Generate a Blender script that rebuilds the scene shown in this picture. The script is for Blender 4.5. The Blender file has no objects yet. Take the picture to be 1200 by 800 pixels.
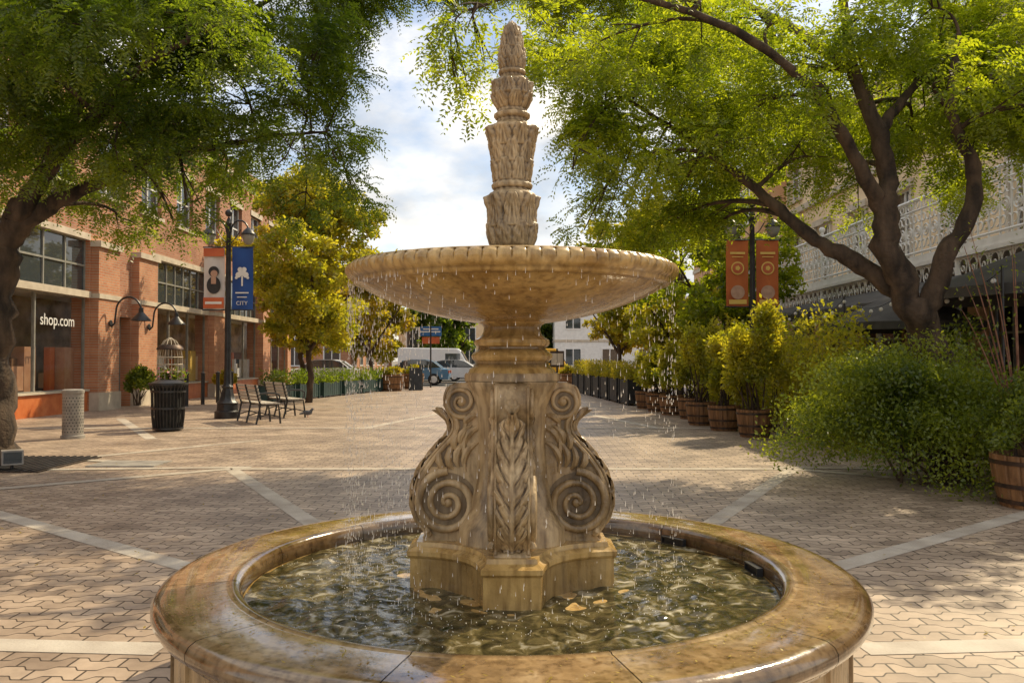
import bpy, math, random
import numpy as np
from mathutils import Vector, Matrix
random.seed(7); rng=np.random.default_rng(11)
pi=math.pi; sin=math.sin; cos=math.cos
S=bpy.context.scene
# ---------------------------------------------------------------- materials
def mat(name, c1=(.5,.5,.5), c2=None, scale=5, rough=.7, rough2=None, metal=0, bump=0, bscale=None, detail=6, stretch=(1,1,1), spec=.5, ramp=(.35,.65)):
    m=bpy.data.materials.new(name); m.use_nodes=True
    nt=m.node_tree; n=nt.nodes; l=nt.links
    p=n['Principled BSDF']; p.inputs['Metallic'].default_value=metal
    p.inputs['Specular IOR Level'].default_value=spec
    p.inputs['Roughness'].default_value=rough
    p.inputs['Base Color'].default_value=(*c1,1)
    tc=n.new('ShaderNodeTexCoord'); mp=n.new('ShaderNodeMapping'); mp.inputs['Scale'].default_value=stretch
    l.new(tc.outputs['Object'],mp.inputs['Vector'])
    nz=n.new('ShaderNodeTexNoise'); nz.inputs['Scale'].default_value=scale; nz.inputs['Detail'].default_value=detail
    l.new(mp.outputs[0],nz.inputs['Vector'])
    if c2 is not None:
        r=n.new('ShaderNodeValToRGB'); r.color_ramp.elements[0].position=ramp[0]; r.color_ramp.elements[1].position=ramp[1]
        r.color_ramp.elements[0].color=(*c1,1); r.color_ramp.elements[1].color=(*c2,1)
        l.new(nz.outputs['Fac'],r.inputs[0]); l.new(r.outputs[0],p.inputs['Base Color'])
    if rough2 is not None:
        mr=n.new('ShaderNodeMapRange'); mr.inputs[1].default_value=.4; mr.inputs[2].default_value=.62
        mr.inputs[3].default_value=rough; mr.inputs[4].default_value=rough2
        l.new(nz.outputs['Fac'],mr.inputs[0]); l.new(mr.outputs[0],p.inputs['Roughness'])
    if bump:
        b=n.new('ShaderNodeBump'); b.inputs['Strength'].default_value=bump; b.inputs['Distance'].default_value=.02
        nb=n.new('ShaderNodeTexNoise'); nb.inputs['Scale'].default_value=bscale or scale*4; nb.inputs['Detail'].default_value=6
        l.new(tc.outputs['Object'],nb.inputs['Vector']); l.new(nb.outputs['Fac'],b.inputs['Height']); l.new(b.outputs[0],p.inputs['Normal'])
    return m
def stone(name, cols, rough=.3, rough2=.7, streak=True, bump=.35, grime=.6, coat=0):
    m=bpy.data.materials.new(name); m.use_nodes=True; nt=m.node_tree; n=nt.nodes; l=nt.links; p=n['Principled BSDF']
    p.inputs['Coat Weight'].default_value=coat; p.inputs['Coat Roughness'].default_value=.05
    tc=n.new('ShaderNodeTexCoord')
    a=n.new('ShaderNodeTexNoise'); a.inputs['Scale'].default_value=4.5; a.inputs['Detail'].default_value=9; a.inputs['Roughness'].default_value=.65
    mp=n.new('ShaderNodeMapping'); mp.inputs['Scale'].default_value=(1,1,.35 if streak else 1)
    l.new(tc.outputs['Object'],mp.inputs[0]); l.new(mp.outputs[0],a.inputs['Vector'])
    r=n.new('ShaderNodeValToRGB'); e=r.color_ramp.elements
    e[0].position=.3; e[0].color=(*cols[0],1); e[1].position=.70; e[1].color=(*cols[2],1)
    k=e.new(.5); k.color=(*cols[1],1)
    l.new(a.outputs['Fac'],r.inputs[0])
    mp2=n.new('ShaderNodeMapping'); mp2.inputs['Scale'].default_value=(1,1,.12 if streak else .8)
    l.new(tc.outputs['Object'],mp2.inputs[0])
    b=n.new('ShaderNodeTexNoise'); b.inputs['Scale'].default_value=34; b.inputs['Detail'].default_value=5; l.new(mp2.outputs[0],b.inputs['Vector'])
    r2=n.new('ShaderNodeValToRGB'); r2.color_ramp.elements[0].position=.32; r2.color_ramp.elements[0].color=(.36,.30,.24,1); r2.color_ramp.elements[1].position=.54; r2.color_ramp.elements[1].color=(1,1,1,1)
    l.new(b.outputs['Fac'],r2.inputs[0])
    mx=n.new('ShaderNodeMixRGB'); mx.blend_type='MULTIPLY'; mx.inputs[0].default_value=.7
    l.new(r.outputs[0],mx.inputs[1]); l.new(r2.outputs[0],mx.inputs[2])
    gz=n.new('ShaderNodeTexNoise'); gz.inputs['Scale'].default_value=6.5; gz.inputs['Detail'].default_value=7; gz.inputs['Roughness'].default_value=.7; gz.inputs['Distortion'].default_value=.6
    mp3=n.new('ShaderNodeMapping'); mp3.inputs['Location'].default_value=(3.1,1.7,.4); mp3.inputs['Scale'].default_value=(1,1,.5); l.new(tc.outputs['Object'],mp3.inputs[0]); l.new(mp3.outputs[0],gz.inputs['Vector'])
    r3=n.new('ShaderNodeValToRGB'); r3.color_ramp.elements[0].position=.38; r3.color_ramp.elements[0].color=(.22,.20,.18,1); r3.color_ramp.elements[1].position=.55; r3.color_ramp.elements[1].color=(1,1,1,1); l.new(gz.outputs['Fac'],r3.inputs[0])
    m3=n.new('ShaderNodeMixRGB'); m3.blend_type='MULTIPLY'; m3.inputs[0].default_value=grime; l.new(mx.outputs[0],m3.inputs[1]); l.new(r3.outputs[0],m3.inputs[2])
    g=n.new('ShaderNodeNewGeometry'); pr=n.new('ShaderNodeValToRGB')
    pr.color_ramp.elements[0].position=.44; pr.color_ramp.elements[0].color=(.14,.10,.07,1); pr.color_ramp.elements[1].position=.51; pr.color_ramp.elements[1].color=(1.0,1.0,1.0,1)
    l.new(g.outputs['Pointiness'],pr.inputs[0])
    m2=n.new('ShaderNodeMixRGB'); m2.blend_type='MULTIPLY'; m2.inputs[0].default_value=.85  # pointiness darkens creases: occlusion-like shade painted into the stone colour
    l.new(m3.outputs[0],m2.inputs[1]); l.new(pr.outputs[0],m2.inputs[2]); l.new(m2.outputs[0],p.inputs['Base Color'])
    mr=n.new('ShaderNodeMapRange'); mr.inputs[1].default_value=.42; mr.inputs[2].default_value=.6; mr.inputs[3].default_value=rough; mr.inputs[4].default_value=rough2
    l.new(a.outputs['Fac'],mr.inputs[0]); l.new(mr.outputs[0],p.inputs['Roughness'])
    bp=n.new('ShaderNodeBump'); bp.inputs['Strength'].default_value=bump; bp.inputs['Distance'].default_value=.008
    nb=n.new('ShaderNodeTexNoise'); nb.inputs['Scale'].default_value=40; nb.inputs['Detail'].default_value=8
    l.new(tc.outputs['Object'],nb.inputs['Vector']); l.new(nb.outputs['Fac'],bp.inputs['Height']); l.new(bp.outputs[0],p.inputs['Normal'])
    return m
def leafmat(name, c1, c2, trans=.5, tcol=None):
    m=bpy.data.materials.new(name); m.use_nodes=True; nt=m.node_tree; n=nt.nodes; l=nt.links
    n.remove(n['Principled BSDF']); out=n['Material Output']
    g=n.new('ShaderNodeNewGeometry'); r=n.new('ShaderNodeValToRGB')
    r.color_ramp.elements[0].color=(*c1,1); r.color_ramp.elements[1].color=(*c2,1)
    tc=n.new('ShaderNodeTexCoord'); nz=n.new('ShaderNodeTexNoise'); nz.inputs['Scale'].default_value=1.3; l.new(tc.outputs['Object'],nz.inputs['Vector'])
    ad=n.new('ShaderNodeMath'); ad.operation='MULTIPLY_ADD'; ad.inputs[1].default_value=.55
    ms=n.new('ShaderNodeMath'); ms.operation='MULTIPLY_ADD'; ms.inputs[1].default_value=1.8; ms.inputs[2].default_value=-.65
    l.new(nz.outputs['Fac'],ms.inputs[0]); l.new(g.outputs['Random Per Island'],ad.inputs[0]); l.new(ms.outputs[0],ad.inputs[2])
    l.new(ad.outputs[0],r.inputs[0])
    d=n.new('ShaderNodeBsdfDiffuse'); l.new(r.outputs[0],d.inputs[0])
    t=n.new('ShaderNodeBsdfTranslucent')
    mu=n.new('ShaderNodeMixRGB'); mu.blend_type='MULTIPLY'; mu.inputs[0].default_value=1; mu.inputs[2].default_value=(*(tcol or (4.0,3.4,1.2)),1)
    l.new(r.outputs[0],mu.inputs[1]); l.new(mu.outputs[0],t.inputs[0])
    mx=n.new('ShaderNodeMixShader'); mx.inputs[0].default_value=trans; l.new(d.outputs[0],mx.inputs[1]); l.new(t.outputs[0],mx.inputs[2])
    gl=n.new('ShaderNodeBsdfGlossy'); gl.inputs['Roughness'].default_value=.4
    m2=n.new('ShaderNodeMixShader'); m2.inputs[0].default_value=.04; l.new(mx.outputs[0],m2.inputs[1]); l.new(gl.outputs[0],m2.inputs[2])
    l.new(m2.outputs[0],out.inputs[0]); return m
def brickmat(name, c1,c2,mortar,w=.22,h=.075,ms=.01,zig=False,axis='YZ',rough=.85,rot=0,stain=.5,bump=.5,zamp=.75):
    m=bpy.data.materials.new(name); m.use_nodes=True; nt=m.node_tree; n=nt.nodes; l=nt.links; p=n['Principled BSDF']
    p.inputs['Roughness'].default_value=rough
    tc=n.new('ShaderNodeTexCoord'); mp=n.new('ShaderNodeMapping'); mp.inputs['Rotation'].default_value=(0,0,rot); l.new(tc.outputs['Object'],mp.inputs[0])
    sp=n.new('ShaderNodeSeparateXYZ'); l.new(mp.outputs[0],sp.inputs[0]); cb=n.new('ShaderNodeCombineXYZ')
    if axis=='YZ': l.new(sp.outputs[1],cb.inputs[0]); l.new(sp.outputs[2],cb.inputs[1])
    else:
        l.new(sp.outputs[0],cb.inputs[0])
        pp=n.new('ShaderNodeMath'); pp.operation='PINGPONG'; pp.inputs[1].default_value=w/2; l.new(sp.outputs[0],pp.inputs[0])
        mrr=n.new('ShaderNodeMapRange'); mrr.interpolation_type='SMOOTHSTEP'; mrr.inputs[1].default_value=w*.16; mrr.inputs[2].default_value=w*.34; mrr.inputs[3].default_value=0; mrr.inputs[4].default_value=h*zamp
        l.new(pp.outputs[0],mrr.inputs[0])
        ma=n.new('ShaderNodeMath'); ma.operation='ADD'; l.new(mrr.outputs[0],ma.inputs[0]); l.new(sp.outputs[1],ma.inputs[1]); l.new(ma.outputs[0],cb.inputs[1])
    b=n.new('ShaderNodeTexBrick'); b.inputs['Scale'].default_value=1; b.inputs['Brick Width'].default_value=w; b.inputs['Row Height'].default_value=h
    b.inputs['Mortar Size'].default_value=ms; b.inputs['Mortar Smooth'].default_value=.3
    b.inputs['Color1'].default_value=(*c1,1); b.inputs['Color2'].default_value=(*c2,1); b.inputs['Mortar'].default_value=(*mortar,1)
    l.new(cb.outputs[0],b.inputs['Vector'])
    nz=n.new('ShaderNodeTexNoise'); nz.inputs['Scale'].default_value=1.1; nz.inputs['Detail'].default_value=9; nz.inputs['Roughness'].default_value=.7; l.new(tc.outputs['Object'],nz.inputs['Vector'])
    r=n.new('ShaderNodeValToRGB'); r.color_ramp.elements[0].position=.32; r.color_ramp.elements[0].color=(.42,.39,.36,1); r.color_ramp.elements[1].position=.62; r.color_ramp.elements[1].color=(1.1,1.08,1.02,1)
    l.new(nz.outputs['Fac'],r.inputs[0])
    mx=n.new('ShaderNodeMixRGB'); mx.blend_type='MULTIPLY'; mx.inputs[0].default_value=stain; l.new(b.outputs['Color'],mx.inputs[1]); l.new(r.outputs[0],mx.inputs[2])
    l.new(mx.outputs[0],p.inputs['Base Color'])
    bp=n.new('ShaderNodeBump'); bp.invert=True; bp.inputs['Strength'].default_value=bump; bp.inputs['Distance'].default_value=.01; l.new(b.outputs['Fac'],bp.inputs['Height']); l.new(bp.outputs[0],p.inputs['Normal'])
    return m
def glassmat(name, tint=(.03,.035,.04), tr=.45):
    m=bpy.data.materials.new(name); m.use_nodes=True; nt=m.node_tree; n=nt.nodes; l=nt.links; p=n['Principled BSDF']
    p.inputs['Base Color'].default_value=(*tint,1); p.inputs['Roughness'].default_value=.04; p.inputs['Specular IOR Level'].default_value=.9
    t=n.new('ShaderNodeBsdfTransparent'); mx=n.new('ShaderNodeMixShader'); mx.inputs[0].default_value=tr
    l.new(p.outputs[0],mx.inputs[1]); l.new(t.outputs[0],mx.inputs[2]); l.new(mx.outputs[0],n['Material Output'].inputs[0])
    tc=n.new('ShaderNodeTexCoord'); nz=n.new('ShaderNodeTexNoise'); nz.inputs['Scale'].default_value=.7; l.new(tc.outputs['Object'],nz.inputs['Vector'])
    bp=n.new('ShaderNodeBump'); bp.inputs['Strength'].default_value=.08; l.new(nz.outputs['Fac'],bp.inputs['Height']); l.new(bp.outputs[0],p.inputs['Normal'])
    return m

M=dict(
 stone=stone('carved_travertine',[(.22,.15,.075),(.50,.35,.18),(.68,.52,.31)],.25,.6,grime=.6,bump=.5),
 stonedark=stone('recess_shade_travertine',[(.11,.075,.04),(.25,.175,.095),(.40,.30,.18)],.3,.6,grime=.5),  # darker copy of the stone, paints recess shade behind the carving
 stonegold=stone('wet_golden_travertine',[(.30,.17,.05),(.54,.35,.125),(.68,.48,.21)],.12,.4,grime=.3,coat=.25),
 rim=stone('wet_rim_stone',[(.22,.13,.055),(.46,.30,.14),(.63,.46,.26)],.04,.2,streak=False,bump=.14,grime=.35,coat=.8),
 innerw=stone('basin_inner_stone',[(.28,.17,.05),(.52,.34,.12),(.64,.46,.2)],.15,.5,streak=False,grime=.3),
 dark=mat('black_iron',(.012,.012,.014),(.03,.03,.032),8,.4,bump=.1),
 bark=mat('tree_bark',(.025,.016,.010),(.11,.07,.042),7,.9,bump=1.0,bscale=22,stretch=(1,1,.3)),
 barkr=mat('red_twig_bark',(.14,.055,.03),(.25,.12,.07),12,.8),
 wood=mat('barrel_wood',(.13,.06,.022),(.30,.15,.06),6,.6,bump=.4,bscale=30,stretch=(3,3,.4)),
 hoop=mat('rusty_hoop',(.04,.03,.025),(.10,.06,.04),14,.5,metal=.6),
 band=mat('concrete_band',(.38,.32,.26),(.54,.48,.40),3,.75,bump=.2,bscale=60),
 concrete=mat('grey_concrete',(.22,.20,.18),(.36,.33,.29),5,.8,bump=.3),
 cream=mat('cream_stucco',(.72,.53,.32),(.84,.67,.45),1.5,.85,bump=.15,bscale=30),
 peach=mat('peach_stucco',(.62,.36,.18),(.72,.46,.26),1.2,.85,bump=.15,bscale=30),
 white=mat('white_paint',(.72,.71,.68),(.82,.81,.78),4,.5),
 trim=mat('limestone_trim',(.46,.39,.30),(.60,.52,.41),3,.8),
 frame=mat('window_frame',(.22,.215,.19),(.30,.29,.25),5,.5),
 tile=mat('orange_tile',(.50,.12,.03),(.62,.19,.06),4,.35),
 awn=mat('charcoal_awning',(.05,.046,.042),(.09,.083,.075),3,.9),
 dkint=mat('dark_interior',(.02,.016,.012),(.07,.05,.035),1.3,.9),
 wint=mat('shop_interior',(.22,.14,.07),(.55,.40,.24),1.8,.8),
 soil=mat('soil',(.03,.02,.012),(.07,.045,.03),20,.95,bump=.5),
 brick=brickmat('red_brick',(.38,.14,.07),(.47,.21,.12),(.38,.30,.23)),
 brick2=brickmat('orange_brick',(.50,.19,.09),(.58,.27,.14),(.46,.36,.27)),
 paver=brickmat('interlocking_pavers',(.35,.265,.205),(.55,.43,.335),(.08,.06,.045),w=.235,h=.115,ms=.006,zig=True,axis='XY',rough=.5,rot=0.02,stain=.9,bump=.9,zamp=.36),
 asphalt=mat('asphalt',(.045,.045,.045),(.065,.063,.06),3,.85,bump=.2,bscale=80),
 earth=mat('ground_soil',(.16,.14,.11),(.22,.19,.15),.4,.9),
 glass=glassmat('shop_glass',tr=.78), glassd=glassmat('dark_window_glass',(.05,.06,.065),.1),
 leafT=leafmat('locust_leaves',(.045,.085,.006),(.20,.25,.020),.62),
 leafD=leafmat('deep_green_leaves',(.020,.05,.006),(.12,.17,.018),.6),
 leafY=leafmat('yellow_green_leaves',(.15,.18,.015),(.46,.38,.03),.58,(2.1,1.8,1)),
 leafS=leafmat('shrub_leaves',(.035,.07,.008),(.20,.25,.028),.5,(3.2,2.7,1.1)),
 leafH=leafmat('hedge_leaves',(.11,.15,.012),(.36,.34,.035),.58,(2.6,2.3,1)),
 fallen=leafmat('fallen_leaf',(.20,.14,.02),(.45,.35,.08),.3,(1.5,1.4,1)),
 blue=mat('blue_banner',(.01,.06,.26),(.015,.08,.32),2,.6), red=mat('red_banner',(.50,.10,.035),(.60,.15,.05),2,.6),
 orange=mat('orange_banner',(.45,.10,.02),(.56,.15,.03),2,.6), ban=mat('white_banner',(.55,.50,.48),(.7,.66,.62),2,.6),
 gold=mat('gold_print',(.75,.50,.10),(.8,.55,.15),5,.6), skin=mat('printed_face',(.45,.26,.18),(.55,.34,.24),9,.6),
 slat=mat('bench_slats',(.45,.40,.34),(.60,.55,.47),8,.5),
 carb=mat('car_paint_blue',(.10,.22,.36),(.11,.24,.38),2,.2), carw=mat('car_paint_white',(.7,.7,.7),(.75,.75,.74),2,.25),
 yel=mat('yellow_paint',(.75,.38,.02),(.8,.45,.04),2,.3), rubber=mat('tyre_rubber',(.015,.015,.015),(.03,.03,.03),9,.8),
 green=mat('dark_green_paint',(.02,.05,.05),(.03,.07,.065),4,.5), terra=mat('terracotta',(.42,.20,.10),(.5,.27,.15),4,.7),
 pigeon=mat('feathers',(.06,.06,.07),(.16,.16,.17),30,.8), signb=mat('street_sign_blue',(.02,.12,.38),(.03,.15,.42),2,.4),
 flower=mat('petals',(.65,.05,.10),(.8,.45,.5),30,.7),
)
# ---------------------------------------------------------------- mesh builder
class MB:
    def __init__(s): s.v=[]; s.f=[]; s.mi=[]; s.mats=[]
    def _m(s,m):
        m=M[m] if isinstance(m,str) else m
        if m not in s.mats: s.mats.append(m)
        return s.mats.index(m)
    def add(s,vs,fs,m):
        o=len(s.v); k=s._m(m); s.v.extend([tuple(q) for q in vs]); s.f.extend([tuple(i+o for i in q) for q in fs]); s.mi.extend([k]*len(fs))
    def box(s,x0,x1,y0,y1,z0,z1,m,mtx=None):
        vs=[Vector((x,y,z)) for z in (z0,z1) for y in (y0,y1) for x in (x0,x1)]
        if mtx: vs=[mtx@q for q in vs]
        s.add(vs,[(0,2,3,1),(4,5,7,6),(0,1,5,4),(2,6,7,3),(0,4,6,2),(1,3,7,5)],m)
    def lathe(s,prof,m,c=(0,0,0),n=64,mod=None,a0=0,a1=2*pi,mtx=None,caps=False):
        full=abs(a1-a0-2*pi)<1e-6; k=n if full else n+1; vs=[]
        for j,(r,z) in enumerate(prof):
            for i in range(k):
                a=a0+(a1-a0)*i/n; rr=r+(mod(j,a,r,z) if mod else 0)
                q=Vector((rr*cos(a),rr*sin(a),z))
                if mtx: q=mtx@q
                vs.append(q+Vector(c))
        fs=[]
        for j in range(len(prof)-1):
            for i in range(n):
                b=(i+1)%k; fs.append((j*k+i,j*k+b,(j+1)*k+b,(j+1)*k+i))
        if caps: fs.append(tuple(range(k))[::-1]); fs.append(tuple((len(prof)-1)*k+i for i in range(k)))
        s.add(vs,fs,m)
    def tube(s,pts,rad,m,n=8,cap=True):
        pts=[Vector(q) for q in pts]
        if not hasattr(rad,'__len__'): rad=[rad]*len(pts)
        vs=[]; up=None
        for i,q in enumerate(pts):
            t=(pts[min(i+1,len(pts)-1)]-pts[max(i-1,0)])
            t=t.normalized() if t.length>1e-9 else Vector((0,0,1))
            if up is None: up=Vector((1,0,0)) if abs(t.x)<.9 else Vector((0,1,0))
            u=(up-t*up.dot(t)).normalized(); up=u; w=t.cross(u)
            for k in range(n): vs.append(q+(u*cos(2*pi*k/n)+w*sin(2*pi*k/n))*rad[i])
        fs=[(i*n+k,i*n+(k+1)%n,(i+1)*n+(k+1)%n,(i+1)*n+k) for i in range(len(pts)-1) for k in range(n)]
        if cap: fs.append(tuple(range(n))[::-1]); fs.append(tuple((len(pts)-1)*n+k for k in range(n)))
        s.add(vs,fs,m)
    def prism(s,poly,h0,h1,m,f):
        n=len(poly); vs=[f(u,v,h0) for u,v in poly]+[f(u,v,h1) for u,v in poly]
        s.add(vs,[tuple(range(n))[::-1],tuple(range(n,2*n))]+[(i,(i+1)%n,n+(i+1)%n,n+i) for i in range(n)],m)
    def sphere(s,c,r,m,n=12,sc=(1,1,1)):
        prof=[(max(1e-4,cos(a))*r*1.0,sin(a)*r*sc[2]) for a in [(-.5+i/(n//2+1))*pi for i in range(n//2+2)]]
        s.lathe(prof,m,c,n,mtx=Matrix.Diagonal((sc[0],sc[1],1)))
    def obj(s,name,parent=None,smooth=True,ang=35,loc=None,rot=None):
        me=bpy.data.meshes.new(name); me.from_pydata(s.v,[],s.f)
        for q in s.mats: me.materials.append(q)
        me.polygons.foreach_set('material_index',s.mi)
        if smooth:
            me.polygons.foreach_set('use_smooth',[True]*len(s.f))
            try: me.set_sharp_from_angle(angle=math.radians(ang))
            except Exception: pass
        me.update(); o=bpy.data.objects.new(name,me); S.collection.objects.link(o)
        if parent: o.parent=parent
        if loc: o.location=loc
        if rot is not None: o.rotation_euler=(0,0,rot)
        return o
def empty(name):
    o=bpy.data.objects.new(name,None); S.collection.objects.link(o); return o
def nrm(a): return a/np.maximum(np.linalg.norm(a,axis=-1,keepdims=True),1e-9)
def quadobj(name,V,m,parent=None):
    n=len(V)//4; me=bpy.data.meshes.new(name); me.vertices.add(n*4); me.vertices.foreach_set('co',V.astype(np.float32).ravel())
    me.loops.add(n*4); me.loops.foreach_set('vertex_index',np.arange(n*4,dtype=np.int32))
    me.polygons.add(n); me.polygons.foreach_set('loop_start',np.arange(0,n*4,4,dtype=np.int32)); me.polygons.foreach_set('loop_total',np.full(n,4,dtype=np.int32))
    me.materials.append(M[m]); me.update(); me.validate(); o=bpy.data.objects.new(name,me); S.collection.objects.link(o)
    if parent: o.parent=parent
    return o
def leaf_quads(base,d,side,L,W):
    nn=nrm(np.cross(d,side)); L=L[:,None]; W=W[:,None]
    mid=base+d*L*.5-nn*L*.06
    return np.stack([base,mid+side*W*.5,base+d*L-nn*L*.18,mid-side*W*.5],1).reshape(-1,3)
def simple_leaves(P,size,asp=.5,up=.3):
    n=len(P); d=nrm(rng.normal(size=(n,3))+np.array([0,0,up])); s=nrm(np.cross(d,rng.normal(size=(n,3)))); L=size*rng.uniform(.6,1.3,n)
    return leaf_quads(P,d,s,L,L*asp)
def fronds(P,D,length=.26,pairs=7,leaf=.055,asp=.42):
    n=len(P); D=nrm(D); side=nrm(np.cross(D,nrm(np.array([0,0,1.])+rng.normal(size=(n,3))*.4)))
    out=[]; Ln=length*rng.uniform(.6,1.2,n)
    for k in range(pairs):
        t=(k+.6)/pairs
        q=P+D*(Ln*t)[:,None]; q[:,2]-=(Ln*t*t*.45)
        for sg in (-1,1):
            d=nrm(side*sg+D*.45+rng.normal(size=(n,3))*.16+np.array([0,0,-.15])); L=leaf*rng.uniform(.75,1.2,n)*(1.0-.35*abs(t-.45))
            s=nrm(np.cross(d,nrm(np.cross(D,side)+rng.normal(size=(n,3))*.35)))
            out.append(leaf_quads(q,d,s,L,L*asp))
    return np.concatenate(out)
def bez(a,b,bulge,n=7):
    a=Vector(a);b=Vector(b); m=(a+b)/2+Vector(bulge); return [a*(1-t)**2+m*2*t*(1-t)+b*t*t for t in [i/(n-1) for i in range(n)]]
def tree(name,limbs,clumps,leafm,bark='bark',dens=900,subs=7,flen=.26,leaf=.055,pairs=7,sep=.34,seed=1,simple=False,lsize=.1):
    random.seed(seed); root=empty(name); b=MB(); sk=[]
    for pts,rad in limbs:
        P=[Vector(q) for q in pts]; Q=[];R=[]
        for i in range(len(P)-1):
            p0=P[max(i-1,0)];p1=P[i];p2=P[i+1];p3=P[min(i+2,len(P)-1)]
            for k in range(6):
                t=k/6; q=.5*((2*p1)+(p2-p0)*t+(2*p0-5*p1+4*p2-p3)*t*t+(-p0+3*p1-3*p2+p3)*t**3)
                r=rad[i]*(1-t)+rad[i+1]*t
                w=r*.25; Q.append(q+Vector((random.uniform(-w,w),random.uniform(-w,w),random.uniform(-w,w)))); R.append(r*random.uniform(.88,1.12))
        Q.append(P[-1]);R.append(rad[-1]); b.tube(Q,R,bark,n=12)
        sk+= [(q,r) for q,r in zip(Q,R) if q.z>1.5]
    Ps=[];Ds=[]
    for (x,y,z,r) in clumps:
        c=Vector((x,y,z)); q,rr=min(sk,key=lambda e:(e[0]-c).length+(.5 if e[0].z>z else 0))
        br=bez(q,c,(random.uniform(-.2,.2),random.uniform(-.2,.2),.15+.1*(c-q).length)); r0=min(rr*.6,.015+.015*(c-q).length)
        b.tube(br,[r0*(1-.75*i/6)+.004 for i in range(7)],bark,n=6)
        for k in range(max(3,int(subs*(r/.8)**1.5+.5))):
            v=Vector((random.gauss(0,1),random.gauss(0,1),random.gauss(0,.8))).normalized()*r*random.uniform(.3,1.08)
            sc=c+v; sr=r*sep*random.uniform(.7,1.3)
            b.tube(bez(br[random.randint(2,6)],sc,(0,0,.05),5),[.012,.010,.008,.005,.003],bark,n=4)
            n=int(dens*(sr/.3)**2*random.uniform(.6,1.2))
            p=nrm(rng.normal(size=(n,3)))*(rng.uniform(0,1,(n,1))**.45)*sr*np.array([1.15,1.15,.75])
            Ps.append(p+np.array(sc)); Ds.append(nrm(p)+nrm(np.array([v]))*.6+rng.normal(size=(n,3))*.5+np.array([0,0,-.25]))
    P=np.concatenate(Ps); D=np.concatenate(Ds)
    V=simple_leaves(P,lsize,.55,-.2) if simple else fronds(P,D,flen,pairs,leaf)
    b.obj('trunk_and_branches',root,ang=60); quadobj('foliage',V,leafm,root)
    print(name,'leaves',len(V)//4); return root
def shrub(name,c,rx,ry,rz,m,n=9000,lsize=.05,stems=14,lobes=16,root=None,stem='bark',asp=.5,low=.25):
    root=root or empty(name); c=np.array(c,float); Ps=[]
    b=MB()
    cs=[]
    for k in range(lobes):
        v=nrm(rng.normal(size=3)); v[2]=abs(v[2])*(1+low)-low; f=rng.uniform(.35,.88); cs.append((c+v*np.array([rx,ry,rz])*f, rng.uniform(.20,.42)))
    for cc,s in cs:
        k=int(n/lobes*(s/.32)**2); p=nrm(rng.normal(size=(k,3)))*(rng.uniform(0,1,(k,1))**.4)*s*np.array([rx,ry,rz])
        p*=1+rng.normal(size=(k,1))*.14; Ps.append(p+cc)
    for k in range(stems):
        cc=cs[k%lobes][0]; b.tube(bez((c[0]+rng.uniform(-.25,.25)*rx,c[1]+rng.uniform(-.25,.25)*ry,c[2]-rz),Vector(cc),(0,0,.1),5),[.02,.016,.012,.008,.004],stem,n=5)
    P=np.concatenate(Ps); P=P[P[:,2]>c[2]-rz*1.0+.02]
    b.obj('stems',root); quadobj('foliage',simple_leaves(P,lsize,asp,.4),m,root); return root
# ---------------------------------------------------------------- ground
g=MB(); g.box(-400,400,-100,900,-.3,-.012,'earth'); g.obj('ground')
g=MB(); g.add([(-40,-30,0),(40,-30,0),(40,44,0),(-40,44,0)],[(0,1,2,3)],'paver'); g.obj('plaza_pavement')
g=MB(); g.add([(-150,44.3,-.008),(150,44.3,-.008),(150,62,-.008),(-150,62,-.008)],[(0,1,2,3)],'asphalt')
g.add([(-150,53,-.004),(150,53,-.004),(150,53.12,-.004),(-150,53.12,-.004)],[(0,1,2,3)],'yel'); g.obj('road')
g=MB(); g.box(-150,150,44,44.3,-.2,.02,'concrete'); g.box(-150,150,62,66,-.2,.12,'concrete'); g.obj('kerb')
g=MB()
def bandline(a,b,w=.17,z=.004,m='band'):
    a=Vector((*a,0));b=Vector((*b,0)); t=(b-a).normalized(); s=Vector((-t.y,t.x,0))*w/2
    L=(b-a).length; k=max(1,int(L/.9))
    for i in range(k):
        p=a+t*(L*i/k+.003); q=a+t*(L*(i+1)/k-.003)
        g.add([p-s+Vector((0,0,z)),q-s+Vector((0,0,z)),q+s+Vector((0,0,z)),p+s+Vector((0,0,z))],[(0,1,2,3)],m)
C0=(0,3.95)
def pol(r,deg): return (C0[0]+r*cos(math.radians(deg)),C0[1]+r*sin(math.radians(deg)))
for d in (4,38,62,118,142,176): bandline(pol(1.7,d),pol(7.6,d),z=.003)
A=[4,38,62,118,142,176]
for i in range(len(A)-1): bandline(pol(7.7,A[i]),pol(7.7,A[i+1]),z=.005)
bandline((-11,10.2),(-3.4,10.9),.16,.007); bandline((-11,13),(-5,11.4),.16,.009); bandline((-6.5,11.5),(-4.4,14.6),.16,.004)
bandline((3.4,10.9),(11,10.0),.16,.007); bandline((-11,17.2),(8,17.2),.2,.005); bandline((-11,25),(8,25),.25,.005); bandline((-11,34),(8,34),.3,.005)
bandline((-3,17.3),(-1.2,24.9),.2,.003); bandline((3,17.3),(1.2,24.9),.2,.003); bandline((-6.4,14.8),(-9.4,20),.2,.003)
g.obj('pavement_bands',smooth=False)
g=MB(); g.box(-5.6,-4.7,10.95,11.55,.0,.016,'concrete'); g.obj('utility_cover')
g=MB(); g.box(-7.5,-5.9,10.4,12.0,0,.015,'soil')
for i in range(16): g.box(-7.5+i*.1,-7.46+i*.1,10.4,12.0,.016,.03,'dark')
g.obj('tree_grate',smooth=False)
n=900; P=np.stack([rng.uniform(-7,7,n),rng.uniform(3.2,16,n),np.full(n,.014)],1)
d=rng.normal(size=(n,3)); d[:,2]*=.08; d=nrm(d); s=nrm(np.cross(d,np.array([0,0,1.]))); L=rng.uniform(.012,.04,n)
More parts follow.
